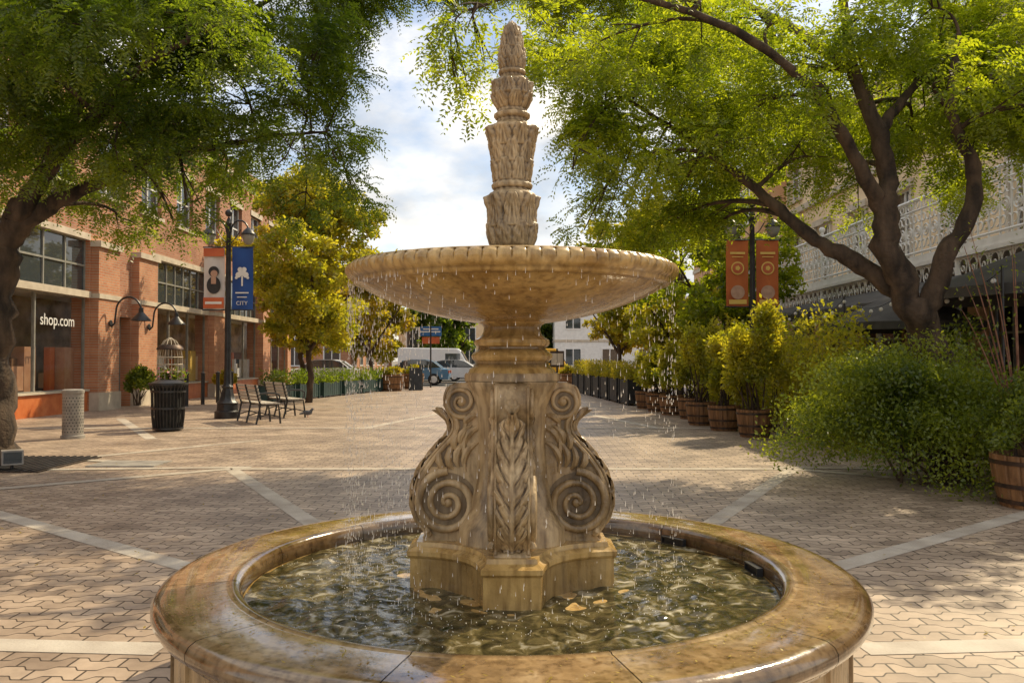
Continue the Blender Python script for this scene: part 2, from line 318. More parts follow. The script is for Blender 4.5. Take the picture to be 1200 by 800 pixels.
V1=leaf_quads(P,d,s,L,L*.5)
n=500; a=rng.uniform(0,2*pi,n); r=rng.uniform(1.17,1.37,n); P=np.stack([r*np.cos(a),3.6+r*np.sin(a),np.full(n,.5335)],1)
d=rng.normal(size=(n,3)); d[:,2]*=.1; d=nrm(d); s=nrm(np.cross(d,np.array([0,0,1.]))); L=rng.uniform(.006,.02,n)
quadobj('fallen_leaves',np.concatenate([V1,leaf_quads(P,d,s,L,L*.45)]),'fallen')
# ---------------------------------------------------------------- fountain
F=empty('stone_fountain'); F.location=(0,3.6,0)
b=MB()
prof=[(1.105,.455),(1.105,.500),(1.112,.520),(1.125,.531),(1.145,.534),(1.155,.529),(1.165,.530),(1.36,.528),(1.392,.525),(1.416,.512),(1.428,.492),(1.428,.470),(1.416,.450),(1.398,.440),(1.385,.436),(1.372,.425),(1.366,.405),(1.34,.40)]
N=12; gap=.0015
for k in range(N):
    a0=2*pi*k/N+gap+.26; a1=2*pi*(k+1)/N-gap+.26; b.lathe(prof+[(1.105,.455)],'rim',n=18,a0=a0,a1=a1)
b.obj('basin_rim',F,ang=40)
b=MB(); b.lathe([(1.13,.40),(1.13,.515),(1.34,.515),(1.34,.40)],'dark',n=96)
b.lathe([(1.345,.401),(1.345,.10),(1.352,.09),(1.385,.085),(1.385,0)],'stone',n=144)
for k in range(24):
    a=2*pi*k/24+.1; mt=Matrix.Rotation(a,4,'Z'); b.box(1.335,1.357,-.03,.03,.085,.40,'stone',mt)
b.obj('basin_wall',F)
b=MB(); b.lathe([(1.108,.457),(1.10,.44),(1.10,.2),(0.01,.2)],'innerw',n=128); b.obj('basin_inner_wall',F)
R4=[Matrix.Rotation(pi/2*k,4,'Z') for k in range(4)]
def plinth(rad,w):
    pts=[]
    for k in range(4):
        a=pi/2*k
        c,s=cos(a),sin(a)
        pts+= [(rad*c+w*s,rad*s-w*c),(rad*c-w*s,rad*s+w*c)]
        p0=Vector((rad*c-w*s,rad*s+w*c)); a2=pi/2*(k+1); p1=Vector((rad*cos(a2)+w*sin(a2),rad*sin(a2)-w*cos(a2)))
        ctr=Vector((cos(a+pi/4),sin(a+pi/4)))*rad*.46
        for i in range(1,16):
            t=i/16; q=p0*(1-t)**2+ctr*2*t*(1-t)+p1*t*t; pts.append((q.x,q.y))
    return pts
b=MB()
def layer(r0,w0,z0,r1,w1,z1,m,captop=True):
    A=plinth(r0,w0);B=plinth(r1,w1);n=len(A)
    vs=[(x,y,z0) for x,y in A]+[(x,y,z1) for x,y in B]; fs=[(i,(i+1)%n,n+(i+1)%n,n+i) for i in range(n)]
    vs+= [(0,0,z1)]; fs+=[(n+i,n+(i+1)%n,2*n) for i in range(n)] if captop else []
    b.add(vs,fs,m)
for q in [(.425,.110,.20,.425,.110,.575),(.425,.110,.575,.438,.118,.588),(.438,.118,.588,.438,.118,.606),(.438,.118,.606,.405,.098,.622),(.405,.098,.622,.400,.096,.64)]: layer(*q,'stonegold',captop=(q[-1]==.64))
b.lathe([(.54,.2),(.54,.44),(.53,.448),(.48,.451),(0.01,.452)],'stonegold',n=96)
b.obj('plinth',F,ang=30)
b=MB(); b.lathe([(.255,.62),(.25,.70),(.20,.78),(.175,.9),(.165,1.05),(.172,1.2),(.20,1.27),(.215,1.3),(.215,1.31)],'stone',n=48,mod=lambda j,a,r,z:-.03*abs(cos(2*a))**3)
b.obj('pedestal_core',F)
outer=[(.24,1.305),(.262,1.295),(.275,1.275),(.284,1.25),(.285,1.22),(.276,1.19),(.262,1.165),(.25,1.14),(.248,1.115),(.256,1.09),(.272,1.07),(.285,1.055),(.300,1.04),(.318,1.02),(.34,.995),(.362,.965),(.385,.93),(.402,.89),(.412,.85),(.415,.81),(.412,.77),(.403,.735),(.388,.705),(.37,.68),(.36,.66),(.375,.648),(.38,.636)]
def outr(z):
    for i in range(len(outer)-1):
        if outer[i][1]>=z>=outer[i+1][1]:
            t=(outer[i][1]-z)/(outer[i][1]-outer[i+1][1]+1e-9); return outer[i][0]*(1-t)+outer[i+1][0]*t
    return outer[0][0] if z>1.3 else outer[-1][0]
inner=[(.1,.636),(.1,1.305)]
poly=outer+inner
def relief_spiral(b,mt,side,cx,cz,R,turns,th,start=0,dirn=1,tw=.072):
    pts=[];rad=[]
    n=int(turns*28)
    for i in range(n+1):
        t=i/n; a=start+dirn*t*turns*2*pi; r=R*(1-t)**.9+.012
        pts.append(mt@Vector((cx+r*cos(a),side*(tw+.006),cz+r*sin(a)))); rad.append(th*(1-.45*t))
    b.tube(pts,rad,'stone',n=10)
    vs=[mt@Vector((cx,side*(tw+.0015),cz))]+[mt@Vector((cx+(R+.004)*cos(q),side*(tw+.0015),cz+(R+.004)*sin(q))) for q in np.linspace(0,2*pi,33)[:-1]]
    b.add(vs,[(0,1+i,1+(i+1)%32) for i in range(32)],'stonedark')  # dark disc: shade of the carved recess painted behind the spiral
    q=mt@Vector((cx,side*(tw-.01),cz)); b.sphere(q,.024,'stone',12)
for k in range(4):
    mt=R4[k]; b=MB()
    tw=.072
    n=len(poly)
    def shrinkp(p,d): return [((q[0]-(d if q[0]>.12 else 0)),q[1]) for q in p]
    pin=shrinkp(poly,.010)
    lay=[(pin,-tw-.0),(poly,-tw+.008),(poly,tw-.008),(pin,tw)]
    vs=[];fs=[]
    for pl,h in lay: vs+=[mt@Vector((u,h,v)) for u,v in pl]
    for j in range(3): fs+=[(j*n+i,j*n+(i+1)%n,(j+1)*n+(i+1)%n,(j+1)*n+i) for i in range(n)]
    fs+=[tuple(range(n))[::-1],tuple(range(3*n,4*n))]
    b.add(vs,fs,'stone')
    for side in (-1,1):
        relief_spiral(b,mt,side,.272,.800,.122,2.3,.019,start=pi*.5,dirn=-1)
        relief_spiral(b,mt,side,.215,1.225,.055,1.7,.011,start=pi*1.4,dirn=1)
        pts=[mt@Vector((outr(z)-.018,side*(tw+.002),z)) for z in np.linspace(1.17,.88,22)]; b.tube(pts,.010,'stone',n=7)
        vs=[mt@Vector((u,side*(tw+.001),z)) for z in np.linspace(.95,1.15,12) for u in (.19,outr(z)-.03)]; b.add(vs,[(2*i,2*i+1,2*i+3,2*i+2) for i in range(11)],'stonedark')  # dark strip, recess shade put into the colour behind the leaf relief
        pts=[mt@Vector((.185+.02*sin((z-.85)*9),side*(tw+.002),z)) for z in np.linspace(.93,1.16,14)]; b.tube(pts,[.006+.006*sin(pi*i/13) for i in range(14)],'stone',n=6)
        for (cx,cz,an,L) in [(.20,.95,1.25,.13),(.225,.95,1.0,.12),(.25,.94,.75,.11),(.28,.94,.45,.09),(.195,1.05,1.5,.10),(.215,1.04,1.2,.10),(.235,1.02,.85,.08),(.165,.70,2.4,.06),(.2,.66,2.9,.07),(.34,.665,.3,.04),(.17,.76,2.1,.05),(.20,1.13,1.7,.07)]:
            pts=[];rr=[]
            for i in range(9):
                t=i/8; pts.append(mt@Vector((cx+L*t*cos(an+.9*t),side*(tw-.004+.012*sin(pi*t)),cz+L*t*sin(an+.9*t)))); rr.append(.003+.014*sin(pi*min(1,t*.9+.1))*(1-.18*(i%2)))
            b.tube(pts,rr,'stone',n=7)
    b.obj('scroll_console',F,ang=40)
    b=MB(); NS,NT=150,36; vs=[];fs=[]
    z0,z1=.655,1.185
    for i in range(NS+1):
        s=i/NS; z=z0+(z1-z0)*s
        env=(.45+.55*sin(pi*min(1,s*.8+.12))**.8); env*=1 if s<.9 else max(.1,1-(s-.9)*6)
        ph=s*6.5
        lob=.76+.24*(1-abs(2*((ph-1.3)%1)-1))**.6
        for j in range(NT+1):
            t=-1+2*j/NT; at=abs(t)
            v=(ph-at*1.3)%1; groove=(1-abs(2*v-1))**.7
            fine=.5+.5*cos(2*pi*(ph*4-at*3.2))
            rel=.010+.018*math.exp(-(t*7)**2)+(.024*groove*at**.5+.005*fine*at)*(1-.35*at)-.012*at**5
            if s<.1: rel*=.4+6*s
            rel+=.045*max(0,(s-.84)/.16)**1.6*(1-t*t*.5)
            vs.append(mt@Vector((outr(z)+rel,t*.069*env*(lob if at>.5 else 1*(.5+lob*.5)),z+at*.018*groove)))
    for i in range(NS):
        for j in range(NT):
            a=i*(NT+1)+j; fs.append((a,a+1,a+NT+2,a+NT+1))
    b.add(vs,fs,'stone')
    for sg in (-1,1):
        b.tube([mt@Vector((outr(z)+.002,sg*.064,z)) for z in np.linspace(1.29,.65,44)],.006,'stone',n=6)
    for m_ in range(5):
        an=-.8+.4*m_
        b.tube([mt@Vector((.262+.022*sin(pi*t)+.0,sin(an)*.05*t,1.18+.085*t*cos(an))) for t in [0,.25,.5,.75,1]],[.006,.012,.014,.010,.004],'stone',n=7)
    b.obj('acanthus_leaf',F,ang=80)
b=MB()
b.lathe([(.0,1.345),(.20,1.345),(.205,1.335),(.205,1.312),(.195,1.305),(.0,1.305)][::-1],'stone',n=64)
b.lathe([(.19,1.345),(.182,1.362),(.168,1.372),(.158,1.385),(.160,1.395),(.172,1.405),(.176,1.418),(.170,1.43),(.156,1.438),(.146,1.448),(.146,1.456),(.158,1.462),(.164,1.474),(.160,1.488),(.145,1.496),(.132,1.506),(.124,1.522),(.122,1.54),(.13,1.552),(.145,1.560),(.15,1.572)],'stonegold',n=96)
b.obj('column',F)
b=MB()
bp=[(.12,1.560),(.16,1.562),(.24,1.574),(.33,1.592),(.42,1.616),(.50,1.643),(.57,1.670),(.62,1.694),(.645,1.710),(.652,1.716),(.668,1.716),(.676,1.722),(.680,1.734),(.690,1.740),(.700,1.748),(.704,1.756),(.708,1.766),(.708,1.776),(.704,1.786),(.697,1.793),(.690,1.797),(.688,1.801),(.684,1.804),(.66,1.800),(.645,1.785),(.60,1.755),(.45,1.70),(.25,1.655),(.06,1.64)]
def egg(j,a,r,z):
    if 16<=j<=20:
        u=(a*84/(2*pi))%1; return .011*(abs(sin(pi*u))**.5-.7)
    return .0015*sin(a*37+z*60)
b.lathe(bp,'stonegold',n=1008,mod=egg); b.obj('upper_bowl',F,ang=50)
b=MB(); b.lathe([(.003,1.752),(.3,1.752),(.598,1.752)],'glassd',n=64); b.obj('bowl_water',F)
yp=[(1.640,.10),(1.80,.104),(1.84,.104),(1.86,.096),(1.875,.086),(1.888,.086),(1.90,.094),(1.93,.102),(1.97,.104),(2.01,.097),(2.05,.096),(2.085,.104),(2.108,.106),(2.12,.100),(2.128,.084),(2.138,.078),(2.145,.088),(2.158,.090),(2.168,.082),(2.18,.080),(2.24,.084),(2.30,.090),(2.35,.096),(2.38,.100),(2.400,.105),(2.412,.098),(2.42,.080),(2.432,.066),(2.445,.064),(2.452,.078),(2.466,.080),(2.474,.066),(2.49,.062),(2.52,.076),(2.55,.084),(2.58,.080),(2.605,.080),(2.615,.072),(2.625,.056),(2.637,.050),(2.645,.060),(2.655,.060),(2.663,.050),(2.69,.054),(2.72,.056),(2.745,.050),(2.76,.050),(2.79,.044),(2.805,.040),(2.82,.040),(2.84,.032),(2.852,.028),(2.866,.020),(2.878,.004)]
zz=np.linspace(1.64,2.88,330); rr=np.interp(zz,[q[0] for q in yp],[q[1] for q in yp])
rows=[(1.89,2.00,8,.011,0),(1.97,2.12,8,.015,.5),(2.175,2.27,8,.010,0),(2.25,2.345,8,.009,.5),(2.32,2.415,8,.014,0),(2.49,2.56,7,.010,0),(2.545,2.615,7,.012,.5),(2.665,2.715,6,.008,0),(2.70,2.762,6,.009,.5),(2.755,2.815,6,.008,0),(2.805,2.86,5,.007,.5)]
def sp(j,a,r,z):
    best=0
    for (za,zb,n,amp,of) in rows:
        if za<=z<=zb:
            t=(z-za)/(zb-za); u=((a*n/(2*pi)+of)%1)-.5; au=abs(u)*2
            w=math.sqrt(max(0,1-t**3))*(.88+.12*abs(sin(t*9)))
            ins=min(1,max(0,(w-au)*6)); e=min(1,(1-t)*9)
            best=max(best,amp*ins*(.45+.9*t)*e*(1-.35*math.exp(-(au*7)**2)+.16*cos(au*18+t*8)))
    return best-.001+.0012*sin(a*17+z*130)
b=MB(); b.lathe(list(zip(rr.tolist(),zz.tolist())),'stone',n=168,mod=lambda j,a,r,z: sp(j,a,r,z) if r>.01 else 0); b.obj('finial_spire',F,ang=80)
b=MB()
for an in (.12,.70):
    mt=Matrix.Rotation(an,4,'Z')@Matrix.Translation((1.078,0,.455))
    b.box(-.008,.02,-.07,.07,-.005,.002,'dark',mt); b.box(-.008,.02,-.07,.07,.028,.035,'dark',mt); b.box(-.008,.02,-.07,-.063,.002,.028,'dark',mt); b.box(-.008,.02,.063,.07,.002,.028,'dark',mt); b.box(0.004,.02,-.063,.063,.002,.028,'dark',mt)
b.obj('pool_light',F,smooth=False)
# ---- water surface
wm=bpy.data.materials.new('fountain_water'); wm.use_nodes=True; nt=wm.node_tree; nn=nt.nodes; l=nt.links; p=nn['Principled BSDF']
p.inputs['Roughness'].default_value=.03; p.inputs['Specular IOR Level'].default_value=.65; p.inputs['IOR'].default_value=1.33
tc=nn.new('ShaderNodeTexCoord'); a=nn.new('ShaderNodeTexNoise'); a.inputs['Scale'].default_value=12; a.inputs['Detail'].default_value=8; a.inputs['Distortion'].default_value=1.2; l.new(tc.outputs['Object'],a.inputs['Vector'])
r=nn.new('ShaderNodeValToRGB'); e=r.color_ramp.elements; e[0].position=.35; e[0].color=(.022,.019,.007,1); e[1].position=.76; e[1].color=(.6,.55,.42,1); k=e.new(.58); k.color=(.14,.11,.045,1); k=e.new(.47); k.color=(.055,.045,.016,1)
l.new(a.outputs['Fac'],r.inputs[0]); l.new(r.outputs[0],p.inputs['Base Color'])
bpn=nn.new('ShaderNodeBump'); bpn.inputs['Strength'].default_value=.5; bpn.inputs['Distance'].default_value=.010
a2=nn.new('ShaderNodeTexNoise'); a2.inputs['Scale'].default_value=26; a2.inputs['Detail'].default_value=3; a2.inputs['Distortion'].default_value=.8; l.new(tc.outputs['Object'],a2.inputs['Vector']); l.new(a2.outputs['Fac'],bpn.inputs['Height']); l.new(bpn.outputs[0],p.inputs['Normal'])
M['water']=wm
NR,NA=150,420; drops=[(rng.uniform(.55,.95),rng.uniform(0,2*pi),rng.uniform(20,60)) for _ in range(46)]
rad=np.linspace(.30,1.099,NR); ang=np.linspace(0,2*pi,NA,endpoint=False); RR,AA=np.meshgrid(rad,ang,indexing='ij'); X=RR*np.cos(AA);Y=RR*np.sin(AA); Z=np.full_like(X,.454)
for (dr,da,fq) in drops:
    D=np.hypot(X-dr*np.cos(da),Y-dr*np.sin(da)); Z+=.0045*np.sin(D*95+fq)*np.exp(-D*9)
for k in range(26):
    th=rng.uniform(0,2*pi); f=rng.uniform(16,55); Z+=.0008*np.sin((X*np.cos(th)+Y*np.sin(th))*f+rng.uniform(0,6)+1.5*np.sin(X*5+k)+1.5*np.cos(Y*6+k))
vs=np.stack([X,Y,Z],-1).reshape(-1,3).tolist(); fs=[(i*NA+j,i*NA+(j+1)%NA,(i+1)*NA+(j+1)%NA,(i+1)*NA+j) for i in range(NR-1) for j in range(NA)]
b=MB(); b.add(vs,fs,'water'); o=b.obj('water',None,ang=180); o.location=(0,3.6,0)
dm=bpy.data.materials.new('water_drop'); dm.use_nodes=True; nt=dm.node_tree; p=nt.nodes['Principled BSDF']; p.inputs['Base Color'].default_value=(.95,.93,.9,1); p.inputs['Roughness'].default_value=.08
t_=nt.nodes.new('ShaderNodeBsdfTranslucent'); t_.inputs[0].default_value=(1,.97,.92,1); mx_=nt.nodes.new('ShaderNodeMixShader'); mx_.inputs[0].default_value=.6; nt.links.new(p.outputs[0],mx_.inputs[1]); nt.links.new(t_.outputs[0],mx_.inputs[2]); nt.links.new(mx_.outputs[0],nt.nodes['Material Output'].inputs[0]); M['drop']=dm
b=MB()
def drop(x,y,z,L,w):
    vs=[(x,y,z+L)]+[(x+w*cos(a),y+w*sin(a),z) for a in (0,pi/2,pi,3*pi/2)]+[(x,y,z-w*1.6)]
    b.add(vs,[(0,1,2),(0,2,3),(0,3,4),(0,4,1),(5,2,1),(5,3,2),(5,4,3),(5,1,4)],'drop')
for k in range(2600):
    u=random.random()
    a=random.uniform(2.3,4.3) if u<.5 else random.uniform(0,2*pi)
    a=round(a*26)/26+random.gauss(0,.004)
    h=random.random()**1.2; z=1.715-1.25*h; r=.690+random.gauss(0,.004+.02*h)
    drop(r*cos(a),r*sin(a),z,random.uniform(.005,.026),random.uniform(.0008,.0018))
for k in range(900):
    a=random.uniform(0,2*pi); r=random.gauss(.70,.13)
    drop(r*cos(a),r*sin(a),.46+abs(random.gauss(0,.03)),.003,random.uniform(.0008,.0022))
o=b.obj('water_droplets'); o.location=(0,3.6,0)
# ---------------------------------------------------------------- trees
tree('honey_locust_tree',
 [([(5.35,10.2,-.1),(5.3,10.15,.8),(5.05,10.1,1.6),(4.75,10.0,2.2),(4.45,9.9,2.9),(4.5,9.9,3.5),(4.35,9.9,4.2),(4.1,10,5.0),(4.0,10,6.2)],[.28,.23,.20,.18,.15,.12,.10,.07,.04]),
  ([(4.85,10.05,2.05),(4.4,10.2,2.5),(3.9,10.4,2.85),(3.5,10.6,3.25),(3.1,10.8,3.7),(2.4,11,4.3),(1.5,11,4.9)],[.14,.11,.09,.075,.06,.04,.02]),
  ([(4.95,10.0,1.9),(5.1,9.8,2.6),(5.35,9.7,3.1),(5.4,9.7,3.7),(5.1,9.6,4.3),(5.2,9.6,5.2)],[.14,.11,.09,.08,.06,.03]),
  ([(4.4,9.9,3.2),(4.0,9.7,3.8),(3.4,9.4,4.5),(2.2,9.0,5.1),(.6,8.6,5.3),(-.5,8.3,4.9)],[.10,.08,.06,.04,.025,.012]),
  ([(4.0,10,5.0),(3.6,11.5,6.2),(2.9,13.5,7.6),(1.4,15,9.0)],[.08,.06,.04,.02]),  # limb rising out of view, added to carry the shading clumps
  ([(4.35,9.9,4.1),(4.9,10.2,4.7),(5.7,10.6,5.4)],[.08,.05,.03])],
 [(.9,11,5.2,.8),(.75,10.2,3.75,.42),(.85,10.8,4.4,.5),(1.2,11,4.35,.7),(1.6,12,3.6,.6),(2.3,12,3.4,.65),(2.9,12,3.3,.45),(2.3,11,4.8,.9),(3.0,12,4.1,.75),(3.4,10.3,4.9,.75),(1.7,10.3,5.1,.55),(1.0,9.6,5.1,.55),
  (4.4,10.3,5.1,.75),(5.4,10.5,4.9,.85),(5.8,9.5,4.5,.7),(4.0,11,4.1,.6),(5.3,11,4.5,.8),(6.2,10,4.6,.85),(.3,10.5,5.5,.5),(2.4,9.7,4.0,.42),(3.5,9.3,4.1,.42),(1.7,10,3.9,.5),
  (6,11,5.9,1.0),(6.6,10.5,5.2,.9),(-.85,8.2,4.6,.36),(-.35,8.2,4.9,.36),(-.55,8.3,4.1,.28),(-.2,8.6,4.5,.3),(3.7,11.8,3.5,.45),
  (4.8,11.5,3.9,.55),(2.0,11,4.1,.6),(3.5,12.5,4.6,.8),(1.4,12.5,4.6,.8),(.6,9.9,5.0,.45),(2.9,9.9,4.4,.42),(6.4,11.5,4.2,.75),(1.0,11.5,3.2,.4),(2.1,13,3.1,.5),(4.6,12.2,4.6,.7),(5.5,12.5,5.2,.8),(4.9,9.6,5.5,.7),(3.9,9.5,5.3,.6),
  (4.2,12.5,5.4,.8),(3.2,8.8,4.3,.3),(4.6,8.9,4.4,.45),(5.6,8.8,4.1,.45),(2.4,14.5,7.9,1.2),(1.2,13.6,7.2,.9),(3.6,15,7.4,1.1),(2.6,13.2,5.9,.9),(-.6,13.8,8.3,.9),(.3,14.5,8.8,1.1),(1.0,16.3,9.3,1.1),(2.2,10.6,5.7,.8),(2.0,9.2,5.3,.6),(3.0,9.3,5.2,.5)],  # highest clumps, mostly out of view, added to shade the left foreground
 'leafT',dens=76,subs=9,seed=3,leaf=.064,sep=.38)
tree('shade_tree',
 [([(-6.95,11.1,-.1),(-6.9,11.1,.5),(-6.92,11.1,1.5),(-6.9,11.1,2.6),(-6.75,11.1,3.1),(-6.4,11.0,3.6),(-6.0,11,4.2),(-5.6,11,5.2)],[.36,.27,.24,.23,.2,.13,.09,.04]),
  ([(-6.75,11.1,3.05),(-6.2,11.1,3.45),(-5.6,11.2,3.8),(-4.9,11.3,4.15),(-4.2,11.4,4.3),(-3.4,11.5,4.5),(-2.6,11.6,4.6)],[.14,.11,.08,.06,.045,.03,.015]),
  ([(-6.85,11.0,2.8),(-7.4,10.8,3.6),(-7.9,10.6,4.8)],[.15,.12,.06]),
  ([(-5.9,11,4.3),(-4.6,12,6.0),(-3,12.6,7.3)],[.08,.05,.02]),
  ([(-6.3,11,3.7),(-5.4,10.5,4.4),(-4.4,10,5.0),(-3.4,9.6,5.3)],[.09,.07,.04,.02])],
 [(-6.2,11,5.4,.9),(-5.0,11,5.4,.9),(-3.8,11,5.4,.85),(-3.0,11.5,5.0,.75),(-2.5,11.5,4.3,.5),(-2.35,12,3.8,.45),(-3.3,11,4.2,.55),(-4.3,10.5,4.4,.65),(-4.4,11.2,3.5,.38),(-5.2,11,4.5,.7),(-4.9,12,3.4,.38),
  (-6.2,10.5,4.5,.7),(-6.0,9.5,5,.8),(-4.5,9,5.1,.8),(-3.4,9,4.95,.65),(-7.2,11,4.1,.6),(-5.8,12.3,3.5,.45),(-3,11.5,5.9,.8),(-2.3,11.5,5.3,.5),(-5.2,12.5,4.8,.8),(-7.6,10.5,5.2,.9),(-6.8,9,4.6,.7),(-5.5,11,6.6,1.2),(-4,10.5,6.6,1.1),(-7,10,6.5,1.1),(-2.9,10.6,4.0,.4),(-6.4,11.8,3.8,.5),
  (-5.4,11.5,3.9,.5),(-4.2,12,4.0,.55),(-3.6,12,4.6,.6),(-6.9,12.2,4.4,.7),(-4.8,10,4.0,.45),(-5.6,10,4.0,.45),(-3.0,12,3.6,.35),(-7.0,10.2,3.7,.4),(-2.7,12.2,4.7,.5),(-6.3,12.5,3.9,.5),(-2.9,12.6,7.3,1.2),(-1.6,13,7.6,.9)],  # last clumps, unseen above the frame, added to cast shade on the left ground
 'leafD',dens=80,subs=9,seed=5,leaf=.066,sep=.38)
def midtree(x,y,h,r,m,seed,name='street_tree',d=110,ls=.13,th=2.0,nc=22):
    random.seed(seed); cl=[]
    for k in range(nc):
        a=random.uniform(0,2*pi); q=random.uniform(.1,.95)*r; zz=random.uniform(th+.3,h-.3); f=math.sqrt(max(.1,1-(abs(zz-(th+h)/2-.2)/(h-th)*1.9)**2))
        cl.append((x+q*f*cos(a),y+q*f*sin(a),zz,r*random.uniform(.20,.36)))
    return tree(name,[([(x,y,-.1),(x+.05,y,th*.5),(x-.05,y,th),(x+.1,y,(th+h)/2),(x,y,h-.6)],[.13,.10,.09,.06,.02]),
       ([(x,y,th*.8),(x-.5*r*.6,y+.2,th+.9),(x-r*.55,y,th+1.8)],[.08,.05,.02]),([(x,y,th*.85),(x+.5*r*.6,y-.2,th+.9),(x+r*.55,y,th+1.9)],[.08,.05,.02])],
       cl,m,dens=d,subs=7,seed=seed,simple=True,lsize=ls,sep=.40)
midtree(-6.7,27.5,7.3,2.9,'leafH',21,d=150,ls=.15,nc=30)
midtree(-8.6,34,7.8,2.6,'leafY',22,d=150,ls=.18)
midtree(-7.0,41,6.8,2.6,'leafY',23,d=150,ls=.2)
midtree(-5.0,70,6.2,3.2,'leafD',24,d=100,ls=.35)
midtree(-11.5,68,9,3.6,'leafY',25,d=100,ls=.35)
midtree(5.6,21.5,6.6,2.3,'leafT',30,d=170,ls=.14,nc=26)
midtree(5.4,27,7.0,2.5,'leafH',26,d=150,ls=.16)
midtree(6.0,33,7.6,2.6,'leafH',27,d=150,ls=.18)
midtree(5.2,40,7.5,2.6,'leafY',28,d=150,ls=.2)
midtree(2.6,72,6.0,2.6,'leafD',29,d=90,ls=.35)
# ---------------------------------------------------------------- shrubs & barrels right
shrub('round_shrub',(4.75,9.6,.80),1.75,1.3,.82,'leafS',n=74000,lsize=.048,lobes=90,stems=24,low=.9)
def barrel(x,y,r=.30,h=.46,plant=None,ph=1.6,pr=.5,pm='leafH',n=6000,ls=.06,name='barrel_planter'):
    root=empty(name); b=MB()
    prof=[(r*.82,0),(r*.93,h*.3),(r,h*.62),(r*1.03,h*.85),(r*1.04,h),(r*.96,h),(r*.95,h*.88)]
    def stave(j,a,rr,z):
        u=(a*20/(2*pi))%1; return -.010 if (u<.07 or u>.93) else 0
    b.lathe(prof,'wood',n=160,mod=stave); b.lathe([(.001,h*.89),(r*.955,h*.89)],'soil',n=32)
    for t in (.12,.42,.86):
        rr=np.interp(t,[0,.3,.62,.85,1],[.82,.93,1,1.03,1.04])*r+.006; b.lathe([(rr-.004,h*t-.02),(rr+.003,h*t-.018),(rr+.004,h*t+.018),(rr-.004,h*t+.02)],'hoop',n=48)
    b.obj('barrel',root,ang=30)
    if plant: shrub('x',(0,0,h*.85+ph/2),pr,pr,ph/2,pm,n=n,lsize=ls,lobes=22,stems=10,root=root,low=.7)
    root.location=(x,y,0); return root
for (x,y,h,w,n) in [(4.45,15.3,2.0,.66,10000),(4.25,16.7,1.5,.5,7000),(4.1,18.1,2.0,.62,8000),(4.3,20.0,1.5,.5,5000),(4.1,21.4,1.6,.5,5000),(4.0,22.9,1.5,.5,5000),(3.9,24.2,1.2,.45,4000)]:
    barrel(x,y,.31,.50,True,h,w,'leafH',n,.085)
barrel(5.05,8.0,.40,.50,True,1.0,.6,'leafS',9000,.045)
def hedge(x0,x1,y0,y1,z0,z1,m,n,ls,name='hedge'):
    P=np.stack([rng.uniform(x0,x1,n),rng.uniform(y0,y1,n),z0+(z1-z0)*rng.uniform(0,1,n)**.8],1)
    nzv=np.sin(P[:,0]*3.1)+np.sin(P[:,1]*2.3+1)+np.sin(P[:,1]*5.1+P[:,0]*3)
    P=P[P[:,2]<z1-.36*(1.5-nzv*.6)*(z1-z0)*.45]
    root=empty(name); quadobj('foliage',simple_leaves(P,ls,.5,.3),m,root)
    b=MB()
    for k in range(int((y1-y0)*3)):
        x=random.uniform(x0+.1,x1-.1); y=random.uniform(y0+.1,y1-.1); b.tube([(x,y,0),(x+.05,y,z0+.3),(x,y+.05,(z0+z1)/2)],[.02,.014,.006],'bark',n=5)
    b.obj('stems',root); return root
hedge(5.0,5.9,13.2,24.5,.15,2.65,'leafH',40000,.085)
hedge(5.3,6.3,10.6,13.4,.1,2.1,'leafS',15000,.07,'hedge')
root=empty('sapling'); b=MB(); Ps=[]
for k in range(18):
    a=random.uniform(0,2*pi); L=random.uniform(1.3,2.2); tx=5.25+cos(a)*.55; ty=8.6+sin(a)*.5
    pts=bez((5.25,8.6,.4),(tx,ty,.6+L),(0,0,.3),8); b.tube(pts,[.012,.011,.010,.009,.007,.006,.004,.002],'barkr',n=5)
    for q in pts[4:]:
        for _ in range(5): Ps.append([q.x+random.gauss(0,.08),q.y+random.gauss(0,.08),q.z+random.gauss(0,.08)])
b.obj('stems',root); quadobj('leaves',simple_leaves(np.array(Ps),.05,.45,0),'leafS',root)
def planterbox(x,y,w,d,h,m,pm,rz=0,n=1800,ph=.5):
    root=empty('planter_box'); b=MB(); b.box(-w/2,w/2,-d/2,d/2,.06,h,m)
    for sx in (-1,1):
        for sy in (-1,1): b.box(sx*w/2-.03,sx*w/2+.03,sy*d/2-.03,sy*d/2+.03,0,h+.04,m)
    for i in range(1,int(d/.2)): b.box(-w/2-.008,w/2+.008,-d/2+i*.2-.004,-d/2+i*.2+.004,.08,h-.02,'dark')
    b.box(-w/2+.03,w/2-.03,-d/2+.03,d/2-.03,h,h+.012,'soil'); b.obj('box',root,smooth=False)
    P=np.stack([rng.uniform(-w/2,w/2,n),rng.uniform(-d/2,d/2,n),h+rng.uniform(0,1,n)**1.6*ph],1)
    P[:,2]*=1+.1*np.sin(P[:,1]*6); quadobj('foliage',simple_leaves(P,.09,.35,1.0),pm,root); root.location=(x,y,0); root.rotation_euler=(0,0,rz)
for i in range(7):
    t=i/6; planterbox(3.75-.75*t,26.3+10.5*t,.45,1.35,.78,'dark','leafY',.07)
for i in range(6):
    t=i/5; planterbox(-7.9+1.9*t,28+10*t,.5,1.6,.55,'green','leafD',-.19,ph=.45)
